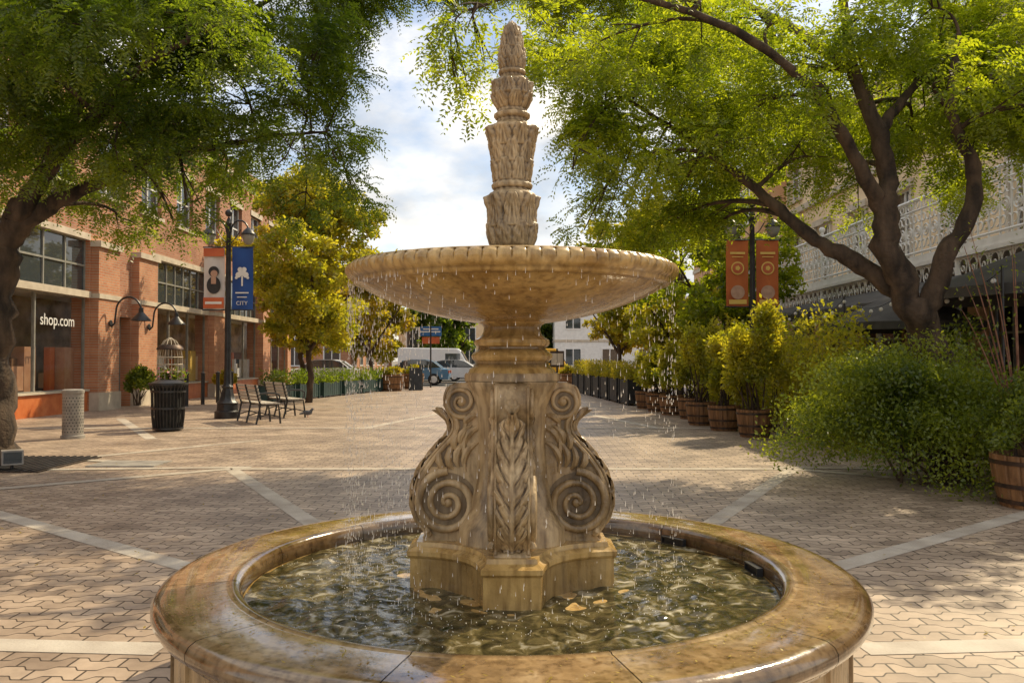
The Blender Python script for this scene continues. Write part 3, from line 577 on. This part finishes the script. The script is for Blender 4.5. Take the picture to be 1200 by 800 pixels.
# ---------------------------------------------------------------- left brick building
X0=-11.7
def win(b,gb,x,y0,y1,z0,z1,nx,nz,fr='frame',face=1):
    t=.05; xa,xb=sorted((x,x-face*.08))
    for i in range(nx+1):
        y=y0+(y1-y0)*i/nx; w=t if 0<i<nx else .05; b.box(xa,xb,max(y0,y-w/2),min(y1,y+w/2),z0,z1,fr)
    for j in range(nz+1):
        z=z0+(z1-z0)*j/nz; b.box(xa+.004,xb-.004,y0+.03,y1-.03,max(z0+.002,z-.025),min(z1-.002,z+.025),fr)
    gx=x-face*.04; gb.add([(gx,y0+.01,z0+.01),(gx,y1-.01,z0+.01),(gx,y1-.01,z1-.01),(gx,y0+.01,z1-.01)],[(0,1,2,3)],'glass' if z0<2.9 else 'glassd')
B=empty('brick_building'); w=MB(); fr=MB(); gl=MB(); it=MB()
ops=[(3,8.2,0),(9.5,14.5,0),(15.8,23.0,0),(24.4,25.5,1),(27,32,0),(33.3,38.3,0),(39.6,43.4,0)]
prev=1.7
for (a,c,door) in ops:
    w.box(X0-.5,X0,prev,a,0,4.9,'brick2'); w.box(X0+.002,X0+.22,prev+.08,a-.08,0.5,4.55,'brick2'); w.box(X0+.001,X0+.27,prev+.04,a-.04,0,.498,'trim'); w.box(X0+.001,X0+.30,prev+.02,a-.02,4.552,4.72,'trim')
    w.box(X0+.001,X0+.26,prev+.05,a-.05,3.12,3.26,'trim')
    prev=c
    if door:
        w.box(X0-.5,X0,a,c,2.7,4.9,'brick'); win(fr,gl,X0-.3,a,c,.02,2.68,2,1)
    else:
        w.box(X0-.5,X0-.02,a,c,0,.55,'tile'); w.box(X0-.5,X0+.05,a,c,3.12,3.3,'trim'); w.box(X0-.5,X0+.02,a,c,4.72,4.9,'trim')
        w.box(X0-.5,X0+.04,a,c,.552,.60,'trim')
        win(fr,gl,X0-.12,a,c,.602,3.118,3,1); win(fr,gl,X0-.12,a,c,3.302,4.718,7,2)
w.box(X0-.5,X0,prev,44,0,4.9,'brick2')
up=[]; y=4.2
while y<42: up.append((y,y+1.5)); y+=2.75
w.box(X0-.5,X0-.01,1.7,44,4.9,6.1,'brick'); w.box(X0-.5,X0-.01,1.7,44,7.9,9.0,'brick'); pv=1.7
for a,c in up:
    w.box(X0-.5,X0-.01,pv,a,6.1,7.9,'brick'); pv=c; win(fr,gl,X0-.15,a,c,6.102,7.898,2,2,'white'); w.box(X0-.1,X0+.06,a-.1,c+.1,6.0,6.12,'trim'); w.box(X0-.1,X0+.03,a-.08,c+.08,7.9,8.12,'trim')
w.box(X0-.5,X0-.01,pv,44,6.1,7.9,'brick')
w.box(X0-.6,X0+.25,1.6,44.1,9.0,9.18,'trim'); w.box(X0-.6,X0+.12,1.65,44.05,8.82,8.998,'trim'); w.box(X0-.5,X0+.02,1.7,44,9.18,9.7,'brick')
for k in range(64): w.box(X0+.005,X0+.10,2+k*.66,2.25+k*.66,8.6,8.818,'brick2')
w.box(X0-14,X0-.502,1.7,1.9,0,9.4,'brick'); w.box(X0-14,X0-.502,43.8,43.998,0,9.4,'brick'); w.box(X0-14,X0-.52,1.9,43.8,9.2,9.4,'concrete')
w.obj('walls',B,smooth=False); fr.obj('window_frames',B,smooth=False); gl.obj('window_glass',B,smooth=False)
it.box(X0-2.2,X0-2.1,1.9,43.8,.02,4.8,'wint'); it.box(X0-2.1,X0-.5,1.9,43.8,3.2,3.25,'white'); it.box(X0-2.1,X0-.5,1.9,43.8,.01,.05,'cream')
for k in range(140):
    yy=random.uniform(9,43); h=random.choice([.4,.6,.9,1.4,1.7]); xx=X0-random.uniform(.35,1.2); ww=random.uniform(.12,.4)
    it.box(xx-ww,xx,yy,yy+ww*1.5,.05+(.6 if h<1 else 0),.05+(.6 if h<1 else 0)+h,random.choice(['white','orange','terra','wood','green','gold','cream','white']))
it.obj('shop_displays',B,smooth=False)
def text(body,loc,size,m,parent,rot):
    cu=bpy.data.curves.new(body,'FONT'); cu.body=body; cu.size=size; cu.extrude=.005; cu.align_x='CENTER'; cu.materials.append(M[m]); o=bpy.data.objects.new('lettering',cu); S.collection.objects.link(o); o.location=loc; o.rotation_euler=rot; o.parent=parent
RL=(pi/2,0,pi/2)
text('shop.com',(X0-.10,21.6,2.3),.42,'white',B,RL)
def wall_lamp(y,z=3.0):
    b=MB(); b.lathe([(.001,0),(.09,0),(.09,.03),(.001,.03)],'dark',(0,0,0),16,mtx=Matrix.Rotation(pi/2,4,'Y'))
    pts=[(0.02,0,-.1),(.12,0,.0),(.16,0,.35)]+[(.16+.36-.36*cos(a),0,.35+.40*sin(a)) for a in np.linspace(.2,pi*.93,12)]; b.tube(pts,.028,'dark',8)
    q=Vector(pts[-1]); b.lathe([(.03,.02),(.06,0),(.07,-.12),(.14,-.2),(.27,-.34),(.28,-.37),(.24,-.36),(.10,-.2)],'dark',q,28); b.sphere(q+Vector((0,0,-.27)),.09,'white',12)
    b.obj('wall_lamp',loc=(X0+.25,y,z))
wall_lamp(23.7,2.45); wall_lamp(26.2,2.45)
def street_lamp(x,y,cols,h=4.6):
    root=empty('street_lamp'); b=MB()
    b.lathe([(.30,0),(.30,.16),(.25,.19),(.24,.34),(.26,.37),(.19,.43),(.15,.55),(.11,.72),(.13,.76),(.09,.82),(.075,1.2),(.06,h*.75),(.05,h),(.07,h+.03),(.04,h+.12),(.001,h+.2)],'dark',n=24,mod=lambda j,a,r,z:(.012*cos(8*a) if 3<=j<=8 else .004*cos(12*a)))
    for zb in (4.15,2.62): b.tube([(-.62,0,zb),(.62,0,zb)],.016,'dark',8)
    for s in (-1,1):
        arm=[(0,0,h-.35)]+[(s*(.05+.22-.22*cos(a)),0,h-.2+.30*sin(a)) for a in np.linspace(.1,pi*.9,10)]; b.tube(arm,.022,'dark',8)
        c=Vector(arm[-1]); b.lathe([(.001,.04),(.05,.02),(.12,-.05),(.17,-.12),(.17,-.15)],'dark',c,20); b.lathe([(.15,-.15),(.15,-.20),(.11,-.32),(.05,-.38),(.001,-.39)],'frame',c,20)
        b.tube([(0,0,h-.5),(s*.18,0,h-.32),(s*.3,0,h-.12)],.012,'dark',6)
    b.sphere((0,0,h+.28),.09,'dark',14)
    b.obj('post',root)
    for s,(m,kind) in zip((-1,1),cols):
        b=MB(); x0,x1=sorted((s*.09,s*.60)); NX=6;NZ=14; vs=[];fs=[]
        for i in range(NX+1):
            for j in range(NZ+1): vs.append((x0+(x1-x0)*i/NX,.02*sin(i*1.1+j*.25),2.63+1.51*j/NZ))
        for i in range(NX):
            for j in range(NZ):
                a=i*(NZ+1)+j; fs.append((a,a+NZ+1,a+NZ+2,a+1))
        b.add(vs,fs,m); xc=(x0+x1)/2; RX=Matrix.Rotation(pi/2,4,'X')
        if kind=='tree':
            b.box(xc-.02,xc+.02,-.035,-.03,3.2,3.45,'white')
            for (dx,dz,r) in [(0,.42,.09),(-.09,.35,.07),(.09,.35,.07),(-.05,.48,.06),(.05,.48,.06),(-.14,.28,.035),(.14,.28,.035)]: b.lathe([(.001,0),(r,0)],'white',(xc+dx,-.034-dz*.01-abs(dx)*.01,3.12+dz),14,mtx=RX)
            b.box(xc-.16,xc+.16,-.036,-.03,3.02,3.05,'white'); b.box(xc-.12,xc+.12,-.036,-.03,2.92,2.94,'white')
        if kind=='face':
            b.lathe([(.001,0),(.13,0)],'dark',(xc,-.034,3.55),20,mtx=RX); b.lathe([(.001,0),(.085,0)],'skin',(xc+.01,-.04,3.50),20,mtx=RX)
            b.lathe([(.001,0),(.17,0)],'dark',(xc,-.033,3.22),20,mtx=RX@Matrix.Diagonal((1,1.25,1,1)));b.box(xc-.06,xc+.06,-.045,-.04,3.25,3.42,'skin')
            b.box(xc-.25,xc+.25,-.038,-.03,2.66,2.92,'red'); b.box(xc-.25,xc+.25,-.038,-.03,3.92,4.12,'red'); b.box(xc-.2,xc+.2,-.044,-.04,2.76,2.82,'white')
        if kind=='sun':
            b.lathe([(.001,0),(.15,0)],'gold',(xc,-.034,3.5),24,mtx=RX); b.lathe([(.001,0),(.12,0)],'red',(xc,-.04,3.5),24,mtx=RX); b.lathe([(.001,0),(.06,0)],'gold',(xc,-.046,3.5),5,mtx=RX)
            b.box(xc-.17,xc+.17,-.04,-.034,3.82,3.87,'gold'); b.box(xc-.13,xc+.13,-.04,-.034,3.75,3.77,'gold'); b.lathe([(.001,0),(.16,0)],'skin',(xc,-.034,2.95),20,mtx=RX); b.box(xc-.2,xc+.2,-.04,-.034,2.68,2.78,'gold')
        b.obj('banner',root,smooth=True)
        if kind=='tree': text('CITY',(xc,-.04,2.74),.13,'white',root,(pi/2,0,0))
    root.location=(x,y,0)
street_lamp(-6.9,20.2,[('ban','face'),('blue','tree')],4.7)
street_lamp(5.5,19,[('orange','sun'),('orange','sun')],4.7)
b=MB()
for k in range(30):
    a=2*pi*k/30; b.tube([(.27*cos(a),.27*sin(a),.03),(.30*cos(a),.30*sin(a),.3),(.31*cos(a),.31*sin(a),.75),(.35*cos(a),.35*sin(a),.93)],.013,'dark',5)
for z,r in ((.05,.275),(.45,.305),(.78,.315),(.93,.355)): b.lathe([(r-.015,z-.02),(r+.016,z-.02),(r+.016,z+.02),(r-.015,z+.02)],'dark',n=40)
b.lathe([(.25,.04),(.27,.9)],'rubber',n=32); b.lathe([(.001,.86),(.30,.86),(.33,.95),(.22,1.0),(.16,1.01)],'dark',n=32)
b.obj('trash_can',loc=(-6.85,16.6,0))
root=empty('wire_cage_planter'); b=MB(); b.lathe([(.14,0),(.18,.3),(.24,.8),(.28,1.0),(.001,1.0)],'dark',n=24)
for k in range(12):
    a=2*pi*k/12; b.tube([(.25*cos(a)*f,.25*sin(a)*f,z) for f,z in ((1,1.0),(1,1.45),(.85,1.65),(.5,1.8),(.05,1.87))],.008,'trim',5)
for z in (1.15,1.3,1.45): b.lathe([(.245,z),(.26,z+.012),(.245,z+.024)],'trim',n=24)
b.lathe([(.001,1.70),(.2,1.72),(.26,1.66),(.27,1.62)],'hoop',n=24); b.obj('cage',root)
P=rng.normal(size=(700,3))*np.array([.13,.13,.07])+np.array([0,0,1.08]); quadobj('plant',simple_leaves(P,.07,.5),'leafS',root); P=rng.normal(size=(90,3))*np.array([.14,.14,.06])+np.array([0,0,1.12]); quadobj('blooms',simple_leaves(P,.05,.9),'flower',root)
root.location=(-7.15,17.4,0)
b=MB(); b.lathe([(.20,0),(.20,.05),(.175,.06),(.175,.80),(.185,.81),(.185,.86),(.15,.88),(.001,.885)],'concrete',n=40)
for z in np.arange(.12,.78,.055):
    for k in range(20):
        a=2*pi*(k+(round(z/.055)%2)*.5)/20; b.lathe([(.001,.002),(.012,.001)],'dark',(.176*cos(a),.176*sin(a),z),6,mtx=Matrix.Rotation(a,4,'Z')@Matrix.Rotation(pi/2,4,'Y'))
b.obj('bollard',loc=(-7.9,15,0))
for i in range(5):
    b=MB(); b.lathe([(.06,0),(.06,.95),(.07,.96),(.07,1.0),(.001,1.04)],'dark',n=16); b.obj('post_bollard',loc=(-9.9+.05*i,24+i*1.2,0))
def bench(x,y,rz):
    b=MB()
    for s in (-.7,.7,0):
        b.tube([(s,.27,0),(s,.25,.22),(s,.22,.42),(s,-.18,.42)],.022,'dark',8); b.tube([(s,-.27,0),(s,-.22,.2),(s,-.18,.42),(s,-.24,.62),(s,-.30,.86)],.022,'dark',8)
        if s: b.tube([(s,-.25,.66),(s,-.05,.68),(s,.16,.67),(s,.25,.62),(s,.24,.52),(s,.2,.42)],.02,'dark',8)
        b.tube([(s,.25,.15),(s,0,.22),(s,-.24,.15)],.014,'dark',6)
    for i in range(6): b.box(-.78,.78,-.17+i*.07,-.115+i*.07,.435,.462,'slat')
    for i in range(5):
        z=.50+i*.075; yb=-.20-(z-.45)*.24; b.box(-.78,.78,yb,yb+.025,z,z+.055,'slat')
    b.obj('park_bench',loc=(x,y,0),rot=rz)
bench(-5.75,18.9,-pi/2+.6); bench(-5.7,20.9,-pi/2+.6)
shrub('potted_shrub',(-11.0,24.6,.62),.5,.5,.55,'leafS',n=3500,lsize=.10,lobes=10,stems=8)
shrub('potted_shrub',(-10.9,31.6,.62),.5,.5,.6,'leafY',n=2500,lsize=.11,lobes=8,stems=6)
b=MB(); b.box(-.12,.12,-.09,.09,.08,.26,'concrete'); b.tube([(0,0,0),(0,0,.09)],.02,'dark',8); b.box(-.10,.10,-.093,-.09,.1,.24,'glassd'); b.obj('ground_spotlight',loc=(-6.35,10.6,0),rot=.6)
b=MB(); b.sphere((0,0,.12),.07,'pigeon',12,(1.6,.9,.9)); b.sphere((.11,0,.20),.032,'pigeon',10); b.tube([(.06,0,.14),(.10,0,.19)],[.045,.03],'pigeon',8); b.tube([(-.08,0,.12),(-.2,0,.09)],[.04,.015],'pigeon',6)
b.tube([(.135,0,.2),(.165,0,.193)],[.01,.002],'dark',5)
for s in (-.025,.025): b.tube([(0,s,.07),(0.005,s,0),(.03,s,0)],.006,'red',5)
b.obj('pigeon',loc=(-5.0,20.4,0),rot=.3)
# ---------------------------------------------------------------- right building with lace balcony
B=empty('balcony_building'); XR=10.6; w=MB(); fr=MB(); gl=MB()
def rwall(z0,z1,h0,h1,ys,m):
    w.box(XR,XR+.5,6,32,z0,h0,m); w.box(XR,XR+.5,6,32,h1,z1,m); pv=6
    for a,c in ys:
        w.box(XR,XR+.5,pv,a,h0,h1,m); pv=c; win(fr,gl,XR+.12,a,c,h0,h1,2,3,'white',-1)
        w.box(XR-.06,XR-.001,a-.14,a-.002,h0,h1,'trim'); w.box(XR-.06,XR-.001,c+.002,c+.14,h0,h1,'trim'); w.box(XR-.12,XR-.001,a-.2,c+.2,h1+.002,h1+.2,'trim'); w.box(XR-.10,XR-.001,a-.16,c+.16,h0-.1,h0-.002,'trim')
    w.box(XR,XR+.5,pv,32,h0,h1,m)
ys=[(y,y+1.2) for y in np.arange(8,31,2.8)]
rwall(3.6,6.8,3.9,6.0,ys,'cream'); w.box(XR-.15,XR+.5,6,32,6.8,7.0,'trim'); rwall(7.0,9.2,7.35,8.7,ys,'cream'); w.box(XR-.35,XR+.5,5.9,32.1,9.2,9.45,'trim'); w.box(XR,XR+.5,6,32,0,.5,'trim')
for a in np.arange(6,32.1,3.25): w.box(XR-.05,XR+.5,a-.25,a+.25,.5,3.6,'peach')
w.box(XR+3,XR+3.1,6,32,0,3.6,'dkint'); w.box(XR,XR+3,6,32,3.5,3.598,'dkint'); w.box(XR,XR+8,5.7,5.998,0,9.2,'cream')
for a in np.arange(6,31,3.25): win(fr,gl,XR+.15,a+.26,a+2.99,.502,3.5,3,2,'frame',-1)
w.obj('walls',B,smooth=False)
fr.obj('window_frames',B,smooth=False); gl.obj('window_glass',B,smooth=False)
b=MB(); XB=8.6; b.box(XB-.05,XR-.002,9,30,3.42,3.6,'white'); b.box(XB-.1,XB+.05,8.9,30.1,3.36,3.44,'white')
b.obj('balcony_floor',B,smooth=False)
b=MB()
for z,r in ((3.68,.03),(4.80,.045),(4.58,.025),(3.34,.03),(2.92,.02)): b.tube([(XB,9,z),(XB,30,z)],r,'white',6)
y=9.0
ring=lambda cy,cz,R,a0=0,a1=2*pi,n=12:[(XB,cy+R*cos(q),cz+R*sin(q)) for q in np.linspace(a0,a1,n)]
while y<30:
    b.tube([(XB,y,3.6),(XB,y,4.8)],.022,'white',5); yc=y+.175
    b.tube(ring(yc,4.12,.12),.020,'white',4); b.tube(ring(yc,4.12,.05),.022,'white',4)
    for sy in (-1,1):
        b.tube(ring(yc+sy*.09,3.85,.08,0,5),.018,'white',4); b.tube(ring(yc+sy*.09,4.40,.08,1,6),.018,'white',4)
    b.tube(ring(yc,4.69,.07),.016,'white',4)
    b.tube(ring(yc,3.2,.13,0,pi,9),.018,'white',4); b.tube(ring(yc,3.14,.05),.018,'white',4); b.tube([(XB,yc-.17,3.34),(XB,yc-.1,3.05),(XB,yc,2.95),(XB,yc+.1,3.05),(XB,yc+.17,3.34)],.018,'white',4)
    y+=.35
for y in np.arange(9,30.1,3.5):
    b.tube([(XB,y,0),(XB,y,3.36)],.06,'white',10); b.tube([(XB,y,3.6),(XB,y,4.95)],.05,'white',8); b.sphere((XB,y,5.0),.09,'white',10)
b.obj('lace_railing',B)
b=MB(); n=22
vs=[];fs=[]
for i in range(n*4+1):
    y=9.5+20*i/(n*4); sag=.05*abs(sin(pi*i/4))
    vs+=[(XB-.08,y,3.02),(XB-.9,y,2.80-sag),(XB-1.6,y,2.55-sag*.5),(XB-1.62,y,2.36)]
for i in range(n*4):
    for j in range(3): fs.append((i*4+j,i*4+j+1,i*4+4+j+1,i*4+4+j))
b.add(vs,fs,'awn')
for y in np.arange(9.5,29.6,2.5): b.tube([(XB-1.6,y,2.5),(XB,y,2.9)],.02,'dark',6); b.tube([(XB-1.6,y,0),(XB-1.6,y,2.52)],.03,'dark',8)
b.obj('awning',B,ang=60)
def umbrella(x,y,z,R):
    b=MB(); b.tube([(0,0,0),(0,0,z)],.025,'wood',8); b.lathe([(.22,0),(.22,.06),(.04,.09)],'dark',n=20)
    prof=[(.02,z+.02),(R*.5,z-.28),(R,z-.62),(R,z-.76)]
    b.lathe(prof,'awn',n=64,mod=lambda j,a,r,zz:-r*.05*abs(sin(4*a))**.7 if j>0 else 0)
    for k in range(8):
        a=2*pi*k/8+pi/8; b.tube([(0,0,z-.02),(R*.97*cos(a),R*.97*sin(a),z-.64)],.008,'wood',5)
    b.sphere((0,0,z+.05),.035,'wood',8); b.obj('patio_umbrella',loc=(x,y,0),ang=50)
umbrella(7.4,11.6,3.0,1.6); umbrella(7.3,15.5,2.7,1.4)
b=MB(); 
for (y0,y1) in ((10.5,13),(13,15.5),(15.5,18),(18,20.5),(20.5,23)):
    pts=[(6.2,y0+(y1-y0)*t,2.55-.25*4*t*(1-t)) for t in np.linspace(0,1,14)]; b.tube(pts,.008,'dark',4)
    for q in pts[1::2]: b.sphere((q[0],q[1],q[2]-.06),.035,'white',8)
for y0 in (10.5,13,15.5,18,20.5,23): b.tube([(6.2,y0,0),(6.2,y0,2.6)],.02,'dark',6)
b.obj('string_lights')
b=MB()
for y in np.arange(12,25,.14): b.tube([(6.3,y,.08),(6.3,y,1.0)],.008,'dark',4)
for z in (.1,1.0): b.tube([(6.3,12,z),(6.3,25,z)],.018,'dark',6)
b.obj('patio_fence')
def plainb(name,x0,x1,y0,y1,h,m,floors,face,wn='white',step=3):
    B=empty(name); w=MB(); f=MB(); g2=MB(); w.box(x0,x1,y0,y1,0,h,m); w.box(x0-.2,x1+.2,y0-.2,y1+.2,h,h+.3,'trim'); w.box(x0+.3,x1-.3,y0+.3,y1-.3,h+.3,h+.7,m)
    fh=h/floors
    for k in range(floors):
        z0=k*fh+.9; z1=(k+1)*fh-.6
        if k: w.box(x0-.06,x1+.06,y0-.06,y1+.06,k*fh-.1,k*fh+.08,'trim')
        if 'L' in face or 'R' in face:
            for y in np.arange(y0+1,y1-1.6,step):
                for fc,xs in (('L',x0),('R',x1)):
                    if fc in face:
                        s=-1 if fc=='L' else 1; xa,xb=sorted((xs+s*.002,xs+s*.05)); f.box(xa,xb,y,y+1.4,z0,z1,wn); xa,xb=sorted((xs+s*.051,xs+s*.056)); g2.box(xa,xb,y+.1,y+.66,z0+.1,z1-.1,'glassd'); g2.box(xa,xb,y+.74,y+1.3,z0+.1,z1-.1,'glassd')
        if 'F' in face:
            for x in np.arange(x0+.8,x1-1.6,step): f.box(x,x+1.4,y0-.05,y0-.002,z0,z1,wn); g2.box(x+.1,x+.66,y0-.056,y0-.051,z0+.1,z1-.1,'glassd'); g2.box(x+.74,x+1.3,y0-.056,y0-.051,z0+.1,z1-.1,'glassd')
    w.obj('walls',B,smooth=False); f.obj('window_frames',B,smooth=False); g2.obj('window_glass',B,smooth=False)
plainb('stucco_building',9.6,22,32.3,43.8,9,'peach',3,'L')
plainb('white_building',3.5,24,68,84,6.0,'white',2,'F')
plainb('corner_building',24.5,44,66.5,90,10,'cream',3,'FL')
plainb('brick_block',-40,-13,67,90,8,'brick2',2,'FR')
plainb('low_shop',-12,-2,88,100,5.5,'cream',1,'F')
# ---------------------------------------------------------------- vehicles
def car(x,y,rz,paint,van=False,name='parked_car'):
    root=empty(name); b=MB()
    if van:
        body=[(-2.5,.35),(2.5,.35),(2.55,.9),(2.2,1.15),(1.7,2.05),(1.5,2.2),(-2.4,2.25),(-2.5,2.1)]; gh=None; W=.98
    else:
        body=[(-2.1,.32),(2.1,.32),(2.16,.55),(2.08,.78),(1.2,.93),(-1.55,.97),(-2.08,.90),(-2.16,.6)]; W=.88
        gh=[(1.15,.93),(.45,1.36),(.1,1.43),(-.8,1.42),(-1.25,1.33),(-1.75,.97)]
    def ext(poly,w0,m,inset=.06):
        n=len(poly); vs=[];cx=sum(q[0] for q in poly)/n; cz=sum(q[1] for q in poly)/n
        for h,f in ((-w0,.94),(-w0+inset,1),(w0-inset,1),(w0,.94)): vs+=[(cx+(u-cx)*f,h,cz+(v-cz)*f) for u,v in poly]
        fs=[(j*n+i,j*n+(i+1)%n,(j+1)*n+(i+1)%n,(j+1)*n+i) for j in range(3) for i in range(n)]+[tuple(range(n))[::-1],tuple(range(3*n,4*n))]; b.add(vs,fs,m)
    ext(body,W,paint)
    if gh:
        ext(gh,W-.13,'glassd',.12); b.prism([(.42,1.365),(.1,1.445),(-.8,1.435),(-1.22,1.35),(-.8,1.40),(.1,1.41)],-.62,.62,paint,lambda u,v,h:(u,h,v))
        for s in (-1,1):
            for a,c in (((1.1,.95),(.42,1.37)),((-.35,.95),(-.35,1.41)),((-1.7,.98),(-1.22,1.34))): b.tube([(a[0],s*(W-.125),a[1]),(c[0],s*(W-.19),c[1])],.03,paint,6)
    else:
        for s in (-1,1): b.box(.7,1.7,s*(W+.002)-.003,s*(W+.002)+.003,1.2,1.85,'glassd')
        b.prism([(2.19,1.2),(1.75,2.0),(1.79,2.03),(2.24,1.2)],-.8,.8,'glassd',lambda u,v,h:(u,h,v))
    for sx in (-1.32,1.32):
        for s in (-1,1):
            mt=Matrix.Rotation(pi/2,4,'X'); b.lathe([(.001,-.11),(.2,-.11),(.30,-.11),(.33,-.08),(.33,.08),(.30,.11),(.2,.11),(.001,.11)],'rubber',(sx,s*(W-.08),.33),24,mtx=mt); b.lathe([(.001,-.125),(.2,-.12),(.2,.12),(.001,.125)],'white',(sx,s*(W-.08),.33),14,mtx=mt)
    for s in (-1,1): b.box(2.0,2.15,s*.62-.16,s*.62+.16,.62,.76,'white'); b.box(-2.18,-2.05,s*.66-.14,s*.66+.14,.66,.82,'red')
    b.obj('body',root,ang=30); root.location=(x,y,0); root.rotation_euler=(0,0,rz)
car(-5.7,47.5,pi,'carb'); car(-3.4,52,0,'carw'); car(-5.2,57,0,'carw',True,'parked_van'); car(1.5,58,0,'yel',True,'parked_van'); car(-11,48,pi,'carw'); car(9,50,0,'red')
b=MB(); b.tube([(0,0,0),(0,0,3.2)],.04,'dark',10); b.box(-.55,.55,-.02,.02,2.65,3.15,'signb'); b.box(-.5,.5,-.026,-.021,2.84,2.90,'white'); b.box(-.4,.4,-.026,-.021,2.98,3.04,'white'); b.box(-.45,.45,-.02,.02,2.25,2.6,'red'); b.obj('street_sign',loc=(-4.2,43,0))
b=MB(); b.prism([(-.3,0),(-.26,0),(0,1.0),(.26,0),(.3,0),(.02,1.05),(-.02,1.05)],-.3,.3,'dark',lambda u,v,h:(h,u,v)); b.obj('a_frame_sign',loc=(-4.5,39,0))
for (x,y) in ((-5.5,38),(2.8,41),(4.9,41.5),(-4.9,41)):
    r_=barrel(x,y,.55,.75,True,.5,.5,'leafY',900,.12,'urn_planter')
b=MB(); b.tube([(0,0,0),(0,0,1.9)],.04,'dark',8); b.box(-.3,.3,-.03,.03,1.1,1.8,'hoop'); b.box(-.25,.25,-.036,-.031,1.2,1.7,'trim'); b.obj('plaza_sign',loc=(1.95,36,0))
# ---------------------------------------------------------------- light, sky, camera
EL=math.radians(44); AZ=math.radians(42)
sd=Vector((sin(AZ)*cos(EL),cos(AZ)*cos(EL),sin(EL)))
L=bpy.data.lights.new('sun','SUN'); L.energy=5; L.angle=math.radians(.5); L.color=(1,.84,.56); o=bpy.data.objects.new('sun',L); S.collection.objects.link(o); o.rotation_euler=sd.to_track_quat('Z','Y').to_euler()
W=bpy.data.worlds.new('World'); S.world=W; W.use_nodes=True; nt=W.node_tree; n=nt.nodes; l=nt.links; bg=n['Background']; bg.inputs[1].default_value=.15
sk=n.new('ShaderNodeTexSky'); sk.sky_type='NISHITA'; sk.sun_disc=False; sk.sun_elevation=EL; sk.sun_rotation=AZ
tc=n.new('ShaderNodeTexCoord'); mp=n.new('ShaderNodeMapping'); mp.inputs['Scale'].default_value=(1,1,2.0); mp.inputs['Location'].default_value=(.3,.2,.1); l.new(tc.outputs['Generated'],mp.inputs[0])
nz=n.new('ShaderNodeTexNoise'); nz.inputs['Scale'].default_value=3.2; nz.inputs['Detail'].default_value=10; nz.inputs['Roughness'].default_value=.58; l.new(mp.outputs[0],nz.inputs['Vector'])
r=n.new('ShaderNodeValToRGB'); r.color_ramp.elements[0].position=.38; r.color_ramp.elements[1].position=.56; l.new(nz.outputs['Fac'],r.inputs[0])
nz2=n.new('ShaderNodeTexNoise'); nz2.inputs['Scale'].default_value=7; nz2.inputs['Detail'].default_value=9; l.new(mp.outputs[0],nz2.inputs['Vector'])
cr=n.new('ShaderNodeValToRGB'); cr.color_ramp.elements[0].position=.36; cr.color_ramp.elements[0].color=(4.8,4.9,5.0,1); cr.color_ramp.elements[1].position=.62; cr.color_ramp.elements[1].color=(9.6,9.0,8.1,1); l.new(nz2.outputs['Fac'],cr.inputs[0])
mx=n.new('ShaderNodeMixRGB'); l.new(r.outputs[0],mx.inputs[0]); l.new(sk.outputs[0],mx.inputs[1]); l.new(cr.outputs[0],mx.inputs[2]); l.new(mx.outputs[0],bg.inputs[0])
cam=bpy.data.cameras.new('camera'); cam.lens=29.25; cam.sensor_width=36; cam.clip_end=2000; cam.clip_start=.05
co=bpy.data.objects.new('camera',cam); S.collection.objects.link(co); co.location=(0,0,1.4); co.rotation_euler=(pi/2+math.radians(1.29),0,0); S.camera=co
S.view_settings.view_transform='Standard'; S.view_settings.look='None'; S.view_settings.exposure=0
